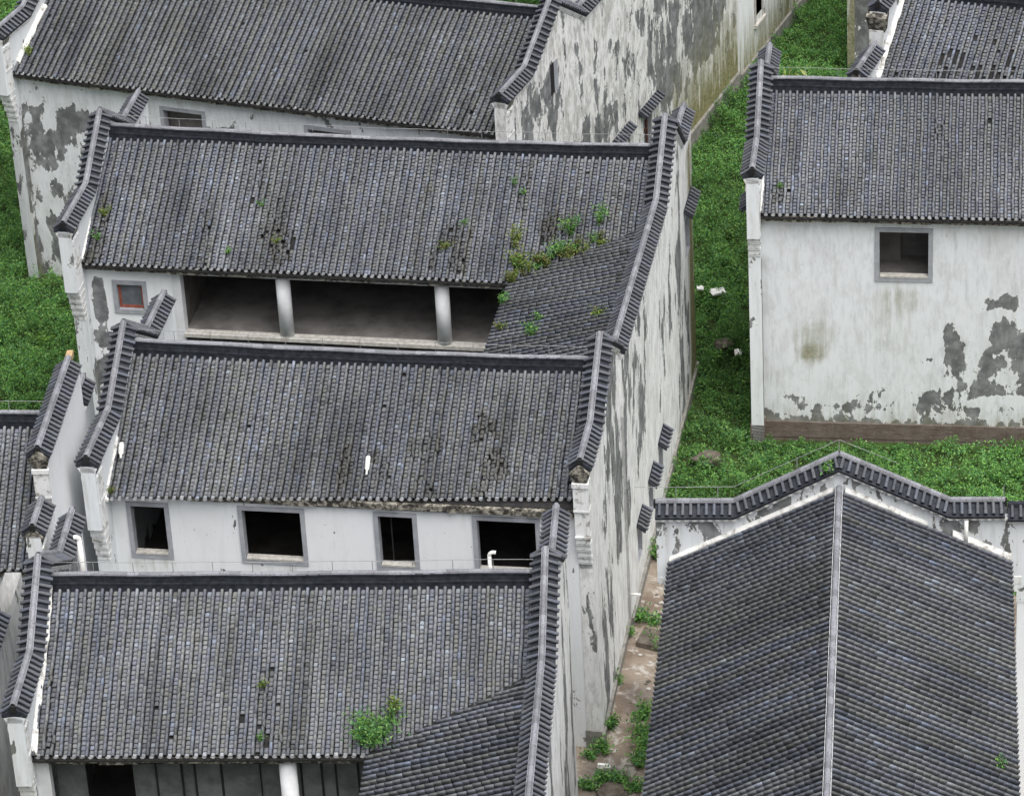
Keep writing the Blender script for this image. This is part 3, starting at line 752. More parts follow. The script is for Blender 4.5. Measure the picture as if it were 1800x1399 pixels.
roof_tiles(C.e, C.H, colsC, surfC, None, (1, 0, 0), gain=0.98, warm=.2, seed=41,
   damage=[(9.2, 1.9, .55, .45, 1), (9.7, 2.5, .45, .3, .9), (6.6, 1.9, .3, .4, .8), (8.0, 2.9, .55, .8, .75), (7.2, 3.3, .5, .6, .5), (9.4, 3.4, .4, .5, .8), (6.0, 2.6, .2, .6, .8), (11.3, 2.0, .2, 1.2, .5), (6.6, 2.8, .4, .9, .3)])
roof_tiles(C.e, C.H, [(c[0], .1, 3.35) for c in main_cols(WC)], surf_back, None, (1, 0, 0), seed=42, drip=False, eb=.20, ep=.2)
hC = [(0.50, 1.38, 5.30, 6.74), (3.40, 4.90, 5.30, 6.77), (6.90, 7.78, 5.30, 6.79), (9.42, 10.90, 5.30, 6.81)]
front_wall(C, 0, WC, -3.42, 0, 7.16, holes=hC, af=lambda u, z: (0.14 + .2 * float(vnoise(u, z, 5)), .30 * max(0, (z - 6.75) / .4) + blob(u, z, [(k_[0] / 2 + k_[1] / 2, 5.0, .7, .28, .38) for k_ in hC])), mat='clean')
for k in hC: window(C, k[0], k[1], -3.42, k[2], k[3], w=0.115)
for i, k in enumerate(hC):      # timber mullions left in two of the openings
    if i == 2:
        m = C.mb(); m.box(k[0] + .28, k[0] + .31, -3.26, -3.23, k[2] + .05, k[3]); m.build("mullion", 'line', C.e)
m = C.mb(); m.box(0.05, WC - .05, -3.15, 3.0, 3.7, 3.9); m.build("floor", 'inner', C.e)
front_wall(C, 0, WC, 3.1, 0, 7.0, af=step_af(.3), face=1, name="back_wall")
frieze(C, 0.05, WC - .05, y=-3.42, z=7.24, out=-.14)
flashing(C, [(0.0, -2.3, surfC(0, 2.3)[2]), (0, -3.9, surfC(0, 3.9)[2])], w=.10, t=.07)
# hooded windows on the outer face of the long wall (they belong to the upper house's wall stretch)
for yc in (-7.95, -5.85, -10.05):
    pass
WIN_R = []

# =================================================================== HOUSE : bottom left
D = House("shrub_roof_house", "nearest grey tiled house, lower left, with a leafy shrub rooted at its eave", (-11.0, 73.12), ang(-5.19), angy(5.2))
WD = 11.42; VD = (7.65, 2.2)
deck(D, 0, WD)
PD_ = [(-4.2, ZS), (-2.0, ZS), (0, ZP), (2.1, ZS), (4.0, ZS)]
gable_wall(D, 0, -1, PD_, af=step_af(0.5, 0.3, .4), body=(-3.85, 4.0)); coping(D, -0.18, PD_)
pilaster(D, -0.36, 0.0, -4.15, -3.83, ZS)
PDR = [(-9.5, ZS), (-2.35, ZS), (0.15, ZP), (2.0, ZS), (4.0, ZS)]
gable_wall(D, WD, 1, PDR, af=lambda u, z: (0.30 + .8 * (float(vnoise(u * 1.3, z * .1, 9)) - .45), 0), mat='streaky', body=(-9.5, 4.0)); coping(D, WD + 0.18, PDR, ends=(False, True))
ridge(D, 0, WD, sag=0.015, seed=6)
roof_tiles(D.e, D.H, main_cols(WD, valley=VD), surf_front, None, (1, 0, 0), gain=1.10, warm=.25, seed=51,
   damage=[(5.2, 3.2, .25, .8, .45), (0.25, 3.6, .3, .3, .8), (.3, 2.5, .15, .3, .8), (5.6, 3.6, .4, .3, .5)], holes=[(2.75, 2.75, .06, .06), (3.15, 3.45, .06, .07), (4.75, 3.05, .06, .12), (5.4, 3.55, .07, .15), (5.2, 3.2, .06, .1), (5.35, 1.9, .06, .08)])
roof_tiles(D.e, D.H, [(c[0], .1, 3.35) for c in main_cols(WD)], surf_back, None, (1, 0, 0), seed=52, drip=False, eb=.20, ep=.2)
wing(D, WD, VD[0], -9.3, VD[1], gain=1.0, seed=53)
m = D.mb()
for i in range(12):
    t0, t1 = i / 12, (i + 1) / 12; f = lambda t: (lerp(VD[0], WD, t), -HD + (HD - VD[1]) * t, wing_z(lerp(VD[0], WD, t), WD, VD[0]))
    a, b = f(t0), f(t1)
    m.hexa([(a[0], a[1] - .08, a[2] - .04), (b[0], b[1] - .08, b[2] - .04), (b[0], b[1] + .10, b[2] - .04), (a[0], a[1] + .10, a[2] - .04),
            (a[0], a[1] - .08, a[2] + .03), (b[0], b[1] - .08, b[2] + .03), (b[0], b[1] + .10, b[2] + .02), (a[0], a[1] + .10, a[2] + .02)])
m.build("valley_gutter", 'deck', D.e)
m = D.mb(); m.box(0.0, 0.30, -3.62, -3.36, 0, 6.88); m.build("door_jamb", 'column', D.e)
m = D.mb(); m.tube((5.78, -3.55, 2.5), (5.78, -3.55, 6.85), 0.20, n=20); m.build("column", 'column', D.e, smooth=True)
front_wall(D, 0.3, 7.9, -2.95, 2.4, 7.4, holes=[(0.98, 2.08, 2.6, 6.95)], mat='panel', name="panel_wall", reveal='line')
xs = [(2.62, 3.22), (3.52, 4.14), (5.98, 6.46), (6.78, 7.30)]
for a, b in xs:
    m = D.mb(); m.box(a + .03, b - .03, -2.985, -2.955, 2.6, 6.75); o = m.build("door_panel", 'panel', D.e)
    m = D.mb(); m.box(a - .02, a + .03, -2.992, -2.953, 2.6, 6.80); m.box(b - .03, b + .02, -2.992, -2.953, 2.6, 6.80); m.box(a + .03, b - .03, -2.992, -2.953, 6.75, 6.80); m.build("frame", 'line', o)
for a in (5.02,):
    m = D.mb(); m.box(a, a + .03, -2.99, -2.953, 2.6, 6.9); m.build("joint_strip", 'line', D.e)
m = D.mb(); m.box(0, WX0 - 4, -3.7, 3.0, 2.2, 2.4); m.build("floor", 'floor', D.e)
m = D.mb(); m.box(0.3, 7.9, -3.62, -3.42, 6.80, 6.92); m.build("lintel", 'deck', D.e)
m = D.mb(); m.box(VD[0] + .25, VD[0] + .45, -9.3, -3.6, 0, 7.05); m.build("wing_wall", 'clean', D.e, wear=True)
front_wall(D, 0, WD, 3.1, 0, 7.0, af=step_af(.3), face=1, name="back_wall")
frieze(D, 0.05, 7.7)
flashing(D, [(0.0, -0.1, ZR + .0), (0.0, -1.9, surf_front(0, 1.9)[2] - .0), (0, -3.85, surf_front(0, 3.85)[2])], w=.14, t=.08, jag=.03)

# =================================================================== HOUSE : top left, skewed
A0 = np.array([-9.88, 107.55]); XA = np.array(ang(-22.4)); YA = np.array(angy(24))
A = House("big_roof_house", "largest grey roof at the top left above a white wall with grey peeled plaster", A0 - 3.7 * XA, XA, YA)
WA = 16.3
deck(A, 0, WA)
PA = [(-4.35, ZS), (-2.55, ZS), (0, ZP), (2.1, ZS), (3.95, ZS)]
gable_wall(A, 0, -1, PA, af=step_af(0.45), body=(-3.9, 3.9)); coping(A, -0.18, PA)
pilaster(A, -0.36, 0.0, -4.3, -3.88, ZS)
PAR = [(-4.45, ZS), (-2.5, ZS), (-0.2, ZP), (1.85, ZS), (15.6, ZS)]
def af_ar(u, z):
    n = float(vnoise(u * 0.33, z * 0.33, 23)); w = 0.48 + 0.60 * (n - 0.45)
    w = max(w, blob(u, z, [(12.6, 4.2, 2.2, 3.0, .86), (13.8, 6.0, 2.0, 2.6, .84), (9.2, 8.6, 1.0, 2.0, .8), (-2.4, 7.6, .9, .8, .72), (-1.0, 7.0, 0.7, 1.4, .70)]))
    if z < 2.2 and u > 8: w = min(w, .5)
    ms = 1.25 * max(0, 1 - z / 4.2) * (0.35 + (u > 9) * 0.65)
    return (w, ms)
gable_wall(A, WA, 1, PAR, af=af_ar, mat='mottled', body=(-3.9, 15.6), holes=[(6.4, 7.2, 1.5, 2.75)], label="tall outer gable wall mottled grey and white with brown stains low down")
coping(A, WA + 0.18, PAR, ends=(True, False))
pilaster(A, WA, WA + 0.36, -4.4, -3.88, ZS)
hood(A, WA + .36, 1, 6.1, 7.9, 3.2); hood(A, WA + .36, 1, 3.8, 5.3, 3.3)
w = window(A, 6.4, 7.2, WA + .36, 1.5, 2.75, face=1, w=.20, sill=False, axis_='x'); w.data.materials[0] = MT['trim']
m = A.mb(); m.box(WA + .2, WA + .24, 6.42, 6.50, 1.5, 2.75); m.box(WA + .2, WA + .24, 7.1, 7.18, 1.5, 2.75); m.box(WA + .2, WA + .24, 6.5, 7.1, 2.1, 2.16); m.build("sash", 'brownw', w)
m = A.mb(); m.box(WA + .3605, WA + .375, -0.98, -0.72, 7.15, 8.15); m.build("slit_window", 'line', A.e); 
m = A.mb(); m.box(WA + .3605, WA + .38, -0.71, -0.42, 7.15, 8.15); m.build("shutter", 'frame', A.e)
m = A.mb(); m.box(WA + .3605, WA + 0.46, -3.9, 15.6, -0.6, 0.25); m.build("plinth", 'greybrick', A.e)
ridge(A, 0, WA, sag=.06, seed=9)
roof_tiles(A.e, A.H, main_cols(WA), surf_front, None, (1, 0, 0), gain=1.0, warm=.5, seed=61, damage=[(14.8, 3.0, .4, .4, .4)])
roof_tiles(A.e, A.H, [(c[0], .1, 3.35) for c in main_cols(WA)], surf_back, None, (1, 0, 0), seed=62, drip=False, eb=.20, ep=.2)
def af_af(u, z):
    w = 0.22 + .2 * float(vnoise(u, z, 8))
    w = max(w, blob(u, z, [(2.0, 5.6, 1.0, .45, .80), (0.3, 5.7, .5, .5, .78), (3.7, 5.6, .9, .5, .80), (0.9, 5.0, 1.6, .25, .72), (6.8, 5.9, .8, .25, .72), (0.6, 4.2, 1.0, .8, .66)]))
    if z < 4.6: w = max(w, 0.46)
    if z < 1.9: w = max(w, 0.66)
    return (w, 0.25 * max(0, 1 - z / 4))
front_wall(A, 0, WA, -3.6, -0.3, 6.95, holes=[(4.95, 6.25, 5.4, 6.42), (9.8, 11.1, 5.4, 6.4)], af=af_af, mat='aged')
window(A, 4.95, 6.25, -3.6, 5.4, 6.42, w=.12); window(A, 9.8, 11.1, -3.6, 5.4, 6.4, w=.12)
m = A.mb(); m.box(.1, WA - .1, -3.2, -3.1, 4.8, 6.9); m.build("inner_wall", 'floor', A.e)
front_wall(A, 0, WA, 3.1, -.3, 7.0, face=1, name="back_wall")
frieze(A, 0.05, WA - .05)
flashing(A, [(0.0, -1.6, surf_front(0, 1.6)[2]), (0, -3.6, surf_front(0, 3.6)[2])], w=.16, t=.08)

# far white wall house behind it
J = House("far_white_house", "far clean white house wall at the top edge above the green alley", A.W((WA + .42, 15.62, 0))[:2], XA, YA)
m = J.mb(); ys = frange(0, 9, .4); zs = frange(-.4, 8.6, .4)
m.grid(ys, zs, lambda u, v: (0, u, v), lambda u, v: 1.7 < u < 2.3 and 1.4 < v < 2.9, lambda u, p: (0.18 + (.3 if u > 4 else 0), 1.0 * max(0, 1 - p[2] / 2.6)))
m.grid(frange(0, -7, .7), zs, lambda u, v: (u, 0, v), None, lambda u, p: (.3, 0)); 
m.grid([0, 9], [-.4, 8.6], lambda u, v: (-7, u, v)); m.grid([-7, 0], [-.4, 8.6], lambda u, v: (u, 9, v)); m.grid([-7, 0], [0, 9], lambda u, v: (u, v, 8.6))
m.build("wall", 'clean', J.e, wear=True)
m = J.mb(); m.box(-.30, -.22, 1.55, 2.45, 1.2, 3.0); m.box(-.22, -.001, 1.55, 1.66, 1.2, 3.0); m.build("recess", 'brownw', J.e)
m = J.mb(); m.box(.002, .035, 1.58, 1.70, 1.3, 3.0); m.box(.002, .035, 2.35, 2.47, 1.3, 3.0); m.box(.002, .12, 1.5, 2.55, 1.18, 1.3); m.build("window", 'sillm', J.e)
m = J.mb(); m.box(0.002, .09, 0, 9, -.5, .12); m.build("plinth", 'greybrick', J.e)

# =================================================================== HOUSE : right, white wall
Eh = House("white_wall_house", "grey tiled house at right over a big white wall with one square window", (7.87, 97.13), ang(-9.44), angy(8.6))
WE = 9.6
deck(Eh, 0, WE)
PE = [(-4.25, ZS), (-2.2, ZS), (0, ZP), (2.05, ZS), (3.8, ZS)]
gable_wall(Eh, 0, -1, PE, af=step_af(0.5, .4), body=(-3.9, 3.9)); coping(Eh, -0.18, PE); pilaster(Eh, -0.36, 0.0, -4.2, -3.88, ZS)
gable_wall(Eh, WE, 1, PE, af=step_af(0.3), body=(-3.9, 3.9)); coping(Eh, WE + 0.18, PE)
hood(Eh, -0.36, -1, -3.3, -2.3, 7.15, out=.22)
ridge(Eh, 0, WE, sag=.01, seed=12)
roof_tiles(Eh.e, Eh.H, main_cols(WE), surf_front, None, (1, 0, 0), gain=1.08, seed=71, holes=[(.85, 2.5, .06, .1), (6.35, .9, .06, .1)],
   damage=[(5.0, 1.2, .2, .3, .5), (.5, 3.2, .25, .2, .9)])
roof_tiles(Eh.e, Eh.H, [(c[0], .1, 3.35) for c in main_cols(WE)], surf_back, None, (1, 0, 0), seed=72, drip=False, eb=.20, ep=.2)
def af_e(u, z):
    w = 0.10
    w = max(w, blob(u, z, [(5.48, 2.75, .36, .80, .92), (5.35, 3.4, .2, .35, .85), (6.95, 3.05, .55, .75, .86), (6.6, 2.45, .45, .5, .86), (7.5, 2.6, .5, .9, .85), (6.9, 4.35, .35, .30, .8), (6.4, 1.5, .8, .30, .80), (7.2, 1.4, .6, .35, .8), (4.75, 2.35, .28, .08, .9),
        (1.0, .95, .45, .2, .66), (0.45, 1.05, .15, .2, .62), (2.2, .85, 1.0, .14, .64), (3.6, .85, 1.0, .12, .64), (5.0, .8, .9, .14, .64), (6.4, .75, 1.0, .14, .62), (5.9, 1.9, .9, .5, .52), (4.0, 1.2, 1.8, .35, .47), (4.6, 1.15, 1.3, .3, .56), (8.6, 1.5, .9, 1.0, .8)]))
    if z < 0.72: w = max(w, .50)
    if z < 0.42: w = max(w, .80)
    ms = blob(u, z, [(1.35, 2.55, .42, .40, .80), (1.5, 3.0, .6, .7, .45), (3.6, 3.4, .5, .8, .30), (3.9, 4.3, .8, .5, .45)]) + .55 * max(0, 1 - z / 1.1)
    return (w, ms)
front_wall(Eh, 0.0, WE, -3.6, 0.25, 6.95, holes=[(3.34, 4.72, 5.12, 6.58)], af=af_e, mat='aged')
window(Eh, 3.34, 4.72, -3.6, 5.12, 6.58, w=.13)
m = Eh.mb(); m.box(3.2, 3.9, -2.3, -2.2, 4.9, 6.8); m.box(3.9, 5.2, -2.0, -1.9, 4.9, 6.8); m.build("inner_wall", 'floor', Eh.e)
m = Eh.mb(); m.box(.1, WE - .1, -3.3, 3.0, 4.8, 4.95); m.build("floor", 'floor', Eh.e)
front_wall(Eh, 0, WE, 3.1, 0, 7.0, face=1, name="back_wall")
pb = Eh.mb(); pb.box(0, WE, -3.64, -3.52, -.4, -.25); plinth = pb.build("plinth", 'brick', Eh.e)
bm_ = MB(); bm_.box(0, 0.254, 0, 0.06, 0, .057); bme = bpy.data.meshes.new("plinth_brick"); bme.from_pydata(bm_.v, [], bm_.q); bme.materials.append(MT['brick'])
n = 0
for r in range(8):
    z = -.25 + r * .064; x = 0.0 if r % 2 else -.12; k = 0
    while x < WE - .26 and n < 290:
        xx = max(x, 0.0)
        o = link("brick", bme, plinth); p = Eh.H((xx, -3.66 + random.uniform(-.006, .006), z))
        U = Vector(Eh.H((1, 0, 0))); V_ = Vector(Eh.H((0, 1, 0))); N = Vector((0, 0, 1)); V_ = (V_ - U * V_.dot(U)).normalized()
        o.matrix_local = Matrix(((U.x, V_.x, 0, p[0]), (U.y, V_.y, 0, p[1]), (0, 0, 1, p[2]), (0, 0, 0, 1)))
        x += .26; n += 1
frieze(Eh, 0.05, WE - .05)
m = Eh.mb(); m.box(-.40, .02, -3.90, -3.60, -.45, .25); m.build("pier_base", 'brick', Eh.e)
flashing(Eh, [(0.0, -1.9, surf_front(0, 1.9)[2]), (0, -3.85, surf_front(0, 3.85)[2])], w=.09, t=.08)

# =================================================================== HOUSE : upper right (holes in the roof)
Fh = House("holed_roof_house", "grey tiled house at the top right with rows of missing tiles low on the slope", (12.49, 103.03), ang(-22.3), angy(23))
WF = 7.0
deck(Fh, 0, WF)
PF = [(-1.9, ZP - .25), (2.2, ZP - .25)]
PF2 = [(-4.35, ZS - .15), (-2.0, ZS - .15)]
gable_wall(Fh, 0, -1, [(-4.35, ZS - .15), (-2.001, ZS - .15), (-2.0, ZP - .25), (3.9, ZP - .25)], af=step_af(0.45, .4), body=(-3.9, 3.9))
coping(Fh, -0.18, [(-2.1, ZP - .25), (3.9, ZP - .25)]); coping(Fh, -0.18, [(-4.3, ZS - .15), (-2.35, ZS - .15)], ends=(True, False))
pilaster(Fh, -0.36, 0.0, -4.35, -3.88, ZS - .15)
m = Fh.mb(); m.box(-.42, .02, -2.22, -1.98, 8.4, 9.0); m.build("bracket", 'trim', Fh.e)
m = Fh.mb(); m.hexa([(-.42, -2.18, 8.95), (.05, -2.18, 8.95), (.05, -1.9, 8.95), (-.42, -1.9, 8.95), (-.5, -2.3, 9.45), (.12, -2.3, 9.45), (.12, -1.9, 9.6), (-.5, -1.9, 9.6)]); m.build("corbel_bed", 'rubble', Fh.e)
ridge(Fh, 0, WF, sag=.01, seed=13, wires=False)
hl = [(1.35 + .2 * i + dx, y, .07, hh) for i, dx, y, hh in [(a_, b_, c_ - .62, d_) for a_, b_, c_, d_ in ((2, 0, 2.55, .18), (3, 0, 2.35, .15), (4, 0, 2.45, .26), (5, 0, 2.5, .28), (7, 0, 2.7, .1), (2, 0, 3.2, .25), (3, 0, 3.0, .22), (8, 0, 3.15, .55), (9, 0, 3.3, .3), (10, 0, 3.0, .42), (11, 0, 3.1, .3), (12, 0, 3.15, .32), (12, 0, 2.3, .25), (6, 0, 1.75, .1), (9, 0, 1.8, .12), (10, 0, 2.1, .1), (1, 0, 3.55, .2), (14, 0, 3.2, .15), (13, 0, 2.7, .15))]]
roof_tiles(Fh.e, Fh.H, main_cols(WF), surf_front, None, (1, 0, 0), gain=1.08, seed=81, holes=hl, damage=[(0.7, 3.2, .3, .4, .6)])
roof_tiles(Fh.e, Fh.H, [(c[0], .1, 3.35) for c in main_cols(WF)], surf_back, None, (1, 0, 0), seed=82, drip=False, eb=.20, ep=.2)
front_wall(Fh, 0, WF, -3.6, 0, 7.0, af=step_af(.2)); front_wall(Fh, 0, WF, 3.1, 0, 7.0, face=1, name="back_wall")
gable_wall(Fh, WF, 1, [(-4.35, ZS), (0, ZP), (3.9, ZS)], af=step_af(0.3)); frieze(Fh, .05, WF)
flashing(Fh, [(0.0, -0.1, ZR), (0, -3.85, surf_front(0, 3.85)[2])], w=.17, t=.09, jag=.02)
# grey stained wall stub further back
K = House("stained_wall", "grey stained wall end with a pale corner pier at the top right beside the weeds", (12.35, 117.7), ang(-22), angy(22), cat="wall", group=None)
m = K.mb(); m.grid(frange(.22, 4.5, .3), frange(-.4, 9.5, .4), lambda u, v: (u, 0, v), None, lambda u, p: (.78, .1)); m.grid(frange(0, 3, .4), frange(-.4, 9.5, .4), lambda u, v: (4.5, u, v)); m.grid([0, 3], [-.4, 9.5], lambda u, v: (.05, u, v), None, lambda u, p: (.5, .2), flip=True); m.grid([0, 3], [.05, 4.5], lambda u, v: (v, u, 9.5)); m.grid([.05, 4.5], [-.4, 9.5], lambda u, v: (u, 3, v), flip=True)
m.build("wall", 'plaster', K.e, wear=True)
m = K.mb(); m.box(0, .24, -.10, .3, -.4, 9.5, (.36, .9)); m.build("corner_pier", 'plaster', K.e, wear=True)

# =================================================================== HOUSE : bottom right, ridge running towards the viewer
gx = (-math.sin(R(7.2)), -math.cos(R(7.2))); gy = (math.cos(R(5.6)), -math.sin(R(5.6)))
o_g = np.array([7.678, 75.55]) + 0.18 * np.array(gx)
G = House("ridge_end_house", "long grey roof at the lower right with its ridge running towards the viewer", o_g, gx, gy)
WG = 16.0; GD = 4.12
zsl = (ZR - ZE) / GD
deck(G, 0, WG, hf=GD, hb=GD, sl=zsl, slb=zsl)
PG = [(-4.40, ZS), (-2.52, ZS), (0.0, ZP + .02), (2.63, ZS), (3.93, ZS)]
gable_wall(G, 0, -1, [(-4.40, ZS), (-2.52, ZS), (0.0, ZP), (2.63, ZS), (4.25, ZS)], af=lambda u, z: (.50 if z > 7 else .35, .15), body=(-3.65, 3.65), z0=-.3)
coping(G, -0.18, PG, hw=.36)
coping(G, -0.18, [(4.0, ZS - .1), (6.6, ZS - .1)], caps=False, ends=(False, False), hw=.36)
m = G.mb(); ys = frange(4.25, 6.6, .3); m.grid(ys, frange(6.0, ZS - .46, .3), lambda u, v: (0, u, v), None, lambda u, p: (.45, .1)); m.grid(ys, frange(6.0, ZS - .46, .3), lambda u, v: (-.36, u, v), None, lambda u, p: (.45, .1)); m.build("side_wall", 'plaster', G.e, wear=True)
m = G.mb(); m.box(-.34, -.02, 4.27, 6.6, -.3, 6.0); m.build("side_wall", 'clean', G.e, wear=True)
for s in (-1, 1):
    m = G.mb()
    for i in range(4): m.box(-.36 - .02, .02 + .012 * (i % 2), min(s * (4.36 - .1 * i), s * 3.6), max(s * (4.36 - .1 * i), s * 3.6), 6.55 - .22 * i, 6.75 - .22 * i)
    m.build("corbel", 'trim', G.e)
sc = MB()
for i in range(7):
    t0, t1 = math.pi * i / 7, math.pi * (i + 1) / 7
    sc.add([(0, 0, 0), (.075 * math.cos(t0), 0, -.075 * math.sin(t0)), (.075 * math.cos(t1), 0, -.075 * math.sin(t1)), (0, .07, 0), (.075 * math.cos(t0), .07, -.075 * math.sin(t0)), (.075 * math.cos(t1), .07, -.075 * math.sin(t1))], [(0, 1, 2), (3, 5, 4), (1, 4, 5, 2)])
sme = bpy.data.meshes.new("scallop"); sme.from_pydata(sc.v, [], sc.q); sme.materials.append(MT['flash'])
gc = [o for o in G.e.children if o.name.startswith("coping")][0]
for (ya, za), (yb, zb) in zip(PG[:-1], PG[1:]):
    k = max(1, int(round((yb - ya) / 0.197)))
    for i in range(k):
        y = lerp(ya, yb, (i + 1.0) / k); z = lerp(za, zb, (i + 1.0) / k)
        o = link("scallop", sme, gc); p = G.H((.055, y, z - .40)); U = Vector(G.H((0, 1, 0))); Vv = Vector(G.H((1, 0, 0)))
        o.matrix_local = Matrix(((U.x, Vv.x, 0, p[0]), (U.y, Vv.y, 0, p[1]), (0, 0, 1, p[2]), (0, 0, 0, 1)))
def gsurf(sgn): return lambda c, s: (c, sgn * s, ZR - zsl * s)
gcols = lambda: [(x, .08, GD) for x in np.arange(.16, WG - .05, .2)]
roof_tiles(G.e, G.H, gcols(), gsurf(-1), None, (1, 0, 0), gain=0.95, seed=91, eb=.185, ep=.135, side=True)
roof_tiles(G.e, G.H, gcols(), gsurf(1), None, (1, 0, 0), gain=0.95, seed=92, eb=.185, ep=.135, side=True)
# ridge without the tall body
m = G.mb(); m.box(0.02, WG, -.09, .09, ZR - .05, ZR + .07); rg = m.build("ridge", 'ridge', G.e)
k = int(WG / .262); Dg = np.array(G.H((1, 0, 0)))
for i in range(k):
    t = link("cap_tile", RT[random.randrange(len(RT))], rg); t.matrix_local = frame_mat(G.H((.02 + i * .262, 0, ZR + .07)), np.array(G.H((0, 1, 0))), Dg) @ Matrix.Diagonal((1.15, 1, .95, 1))
m = G.mb(); m.box(.0, WG, .080, .088, ZR + .071, ZR + .085); m.box(.0, WG, -.088, -.080, ZR + .071, ZR + .085); m.build("ridge_mortar", 'trim', rg)
for s in (-1, 1):
    pts = [(0.001, s * y, ZR - zsl * y + .01) for y in (.15, 2.1, 2.7, 4.1)]
    flashing(G, pts[:2] if s > 0 else pts, w=.10, t=.07, nrm='x', jag=.02)
    if s > 0: flashing(G, pts[2:], w=.12, t=.10, nrm='x', jag=.02)
for s in (-1, 1):
    m = G.mb(); m.box(0, WG, min(s * 3.45, s * 3.65), max(s * 3.45, s * 3.65), -.3, 7.05); m.build("side_wall", 'clean', G.e, wear=True)
# small vent pipe at the gable, wires above the coping
m = G.mb(); m.tube((.12, 3.02, 7.7), (.12, 3.02, 8.42), .05, n=10); m.build("vent_pipe", 'pvc', G.e, smooth=True)
m = G.mb(); cp = [(-4.9, ZS + .32), (-2.52, ZS + .32), (0, ZP + .32), (1.4, ZP - .35)]
for (a, za), (b, zb) in zip(cp[:-1], cp[1:]): m.tube((-.18, a, za), (-.18, b, zb), .007, n=5)
for y, z in ((-3.9, ZS), (-2.9, ZS), (-1.0, ZP - .5), (0, ZP), (3.9, ZS)): m.tube((-.18, y, z - .1), (-.18, y, z + .32), .01, n=5)
m.build("lightning_wire", 'wire', G.e)
# building fragment right of it
Kr = House("side_lane_wall", "pale wall with a tiled coping end at the far right edge", G.W((6.6, 4.75, 0))[:2], gx, gy, cat="wall", group=None)
m = Kr.mb(); m.box(0.0, 9, 0, .36, -.3, 5.6); m.build("wall", 'clean', Kr.e, wear=True)
coping(Kr, .0, [(-.10, 6.0), (3, 6.0)], caps=False, ends=(False, False), hw=.30)

# =================================================================== HOUSE : left edge with stepped gable
Hh = House("stepped_gable_house", "grey tiled house on the left edge with a stepped gable and smooth side wall", (-11.854 - 6.5 * math.cos(R(5.6)), 80.55 + 6.5 * math.sin(R(5.6))), ang(-5.6), angy(5.8))
WH = 6.85
deck(Hh, 0, WH, hf=3.45, sl=(ZR - ZE) / 3.5)
gp = [(-4.1, ZS), (-2.551, ZS), (-2.55, ZP), (2.05, ZP), (2.051, ZS), (3.2, ZS)]
gable_wall(Hh, WH, 1, gp, af=lambda u, z: (.05, 0), mat='clean', body=(-3.6, 3.2))
coping(Hh, WH + .18, [(-2.55, ZP), (1.8, ZP)]); coping(Hh, WH + .18, [(-4.05, ZS), (-2.75, ZS)], ends=(True, False)); coping(Hh, WH + .18, [(2.1, ZS), (3.15, ZS)], ends=(False, True))
m = Hh.mb(); m.box(WH + .10, WH + .26, 1.8, 2.12, ZP - .2, ZP - .05); m.build("broken_cap", 'ochre', Hh.e)
pilaster(Hh, WH, WH + 0.36, -4.1, -3.58, ZS); pilaster(Hh, WH, WH + .36, -2.62, -2.5, ZP, bottom=False)
ridge(Hh, 0, WH, sag=0, seed=15)
def surfH(c, s): return (c, -s, ZR - (ZR - ZE) / 3.5 * s)
roof_tiles(Hh.e, Hh.H, [(x, .1, 3.5) for x, _, _ in main_cols(WH)], surfH, None, (1, 0, 0), gain=1.05, warm=.3, seed=95)
roof_tiles(Hh.e, Hh.H, [(c[0], .1, 3.35) for c in main_cols(WH)], surf_back, None, (1, 0, 0), seed=96, drip=False, eb=.20, ep=.2)
front_wall(Hh, 0, WH, -3.2, 0, 6.95, af=step_af(.2), mat='clean'); front_wall(Hh, 0, WH, 3.0, 0, 6.95, face=1, name="back_wall"); frieze(Hh, 0, WH, y=-3.2)
# wall at the very edge in front of it
Lf = House("edge_wall", "narrow white wall with brown streaks at the lower left edge beside the nearest gable", D.W((-1.42, -6.5, 0))[:2], ang(-5.19), angy(5.2), cat="wall", group=None)
m = Lf.mb(); ys = frange(0, 9.6, .4)
m.grid(ys, frange(-.3, 7.6, .4), lambda u, v: (0, u, v), None, lambda u, p: (.25 if u > 4 else .62, .1 if u > 4 else .8)); m.grid(frange(-.4, 0, .4), frange(-.3, 7.6, .4), lambda u, v: (u, 0, v)); m.grid([0, 9.6], [-.3, 7.6], lambda u, v: (-.4, u, v), flip=True); m.grid([-.4, 0], [-.3, 7.6], lambda u, v: (u, 9.6, v), flip=True)
m.build("wall", 'streaky', Lf.e, wear=True)
coping(Lf, -.2, [(0, 8.0), (7.6, 8.0)], ends=(False, True), cornice=False)


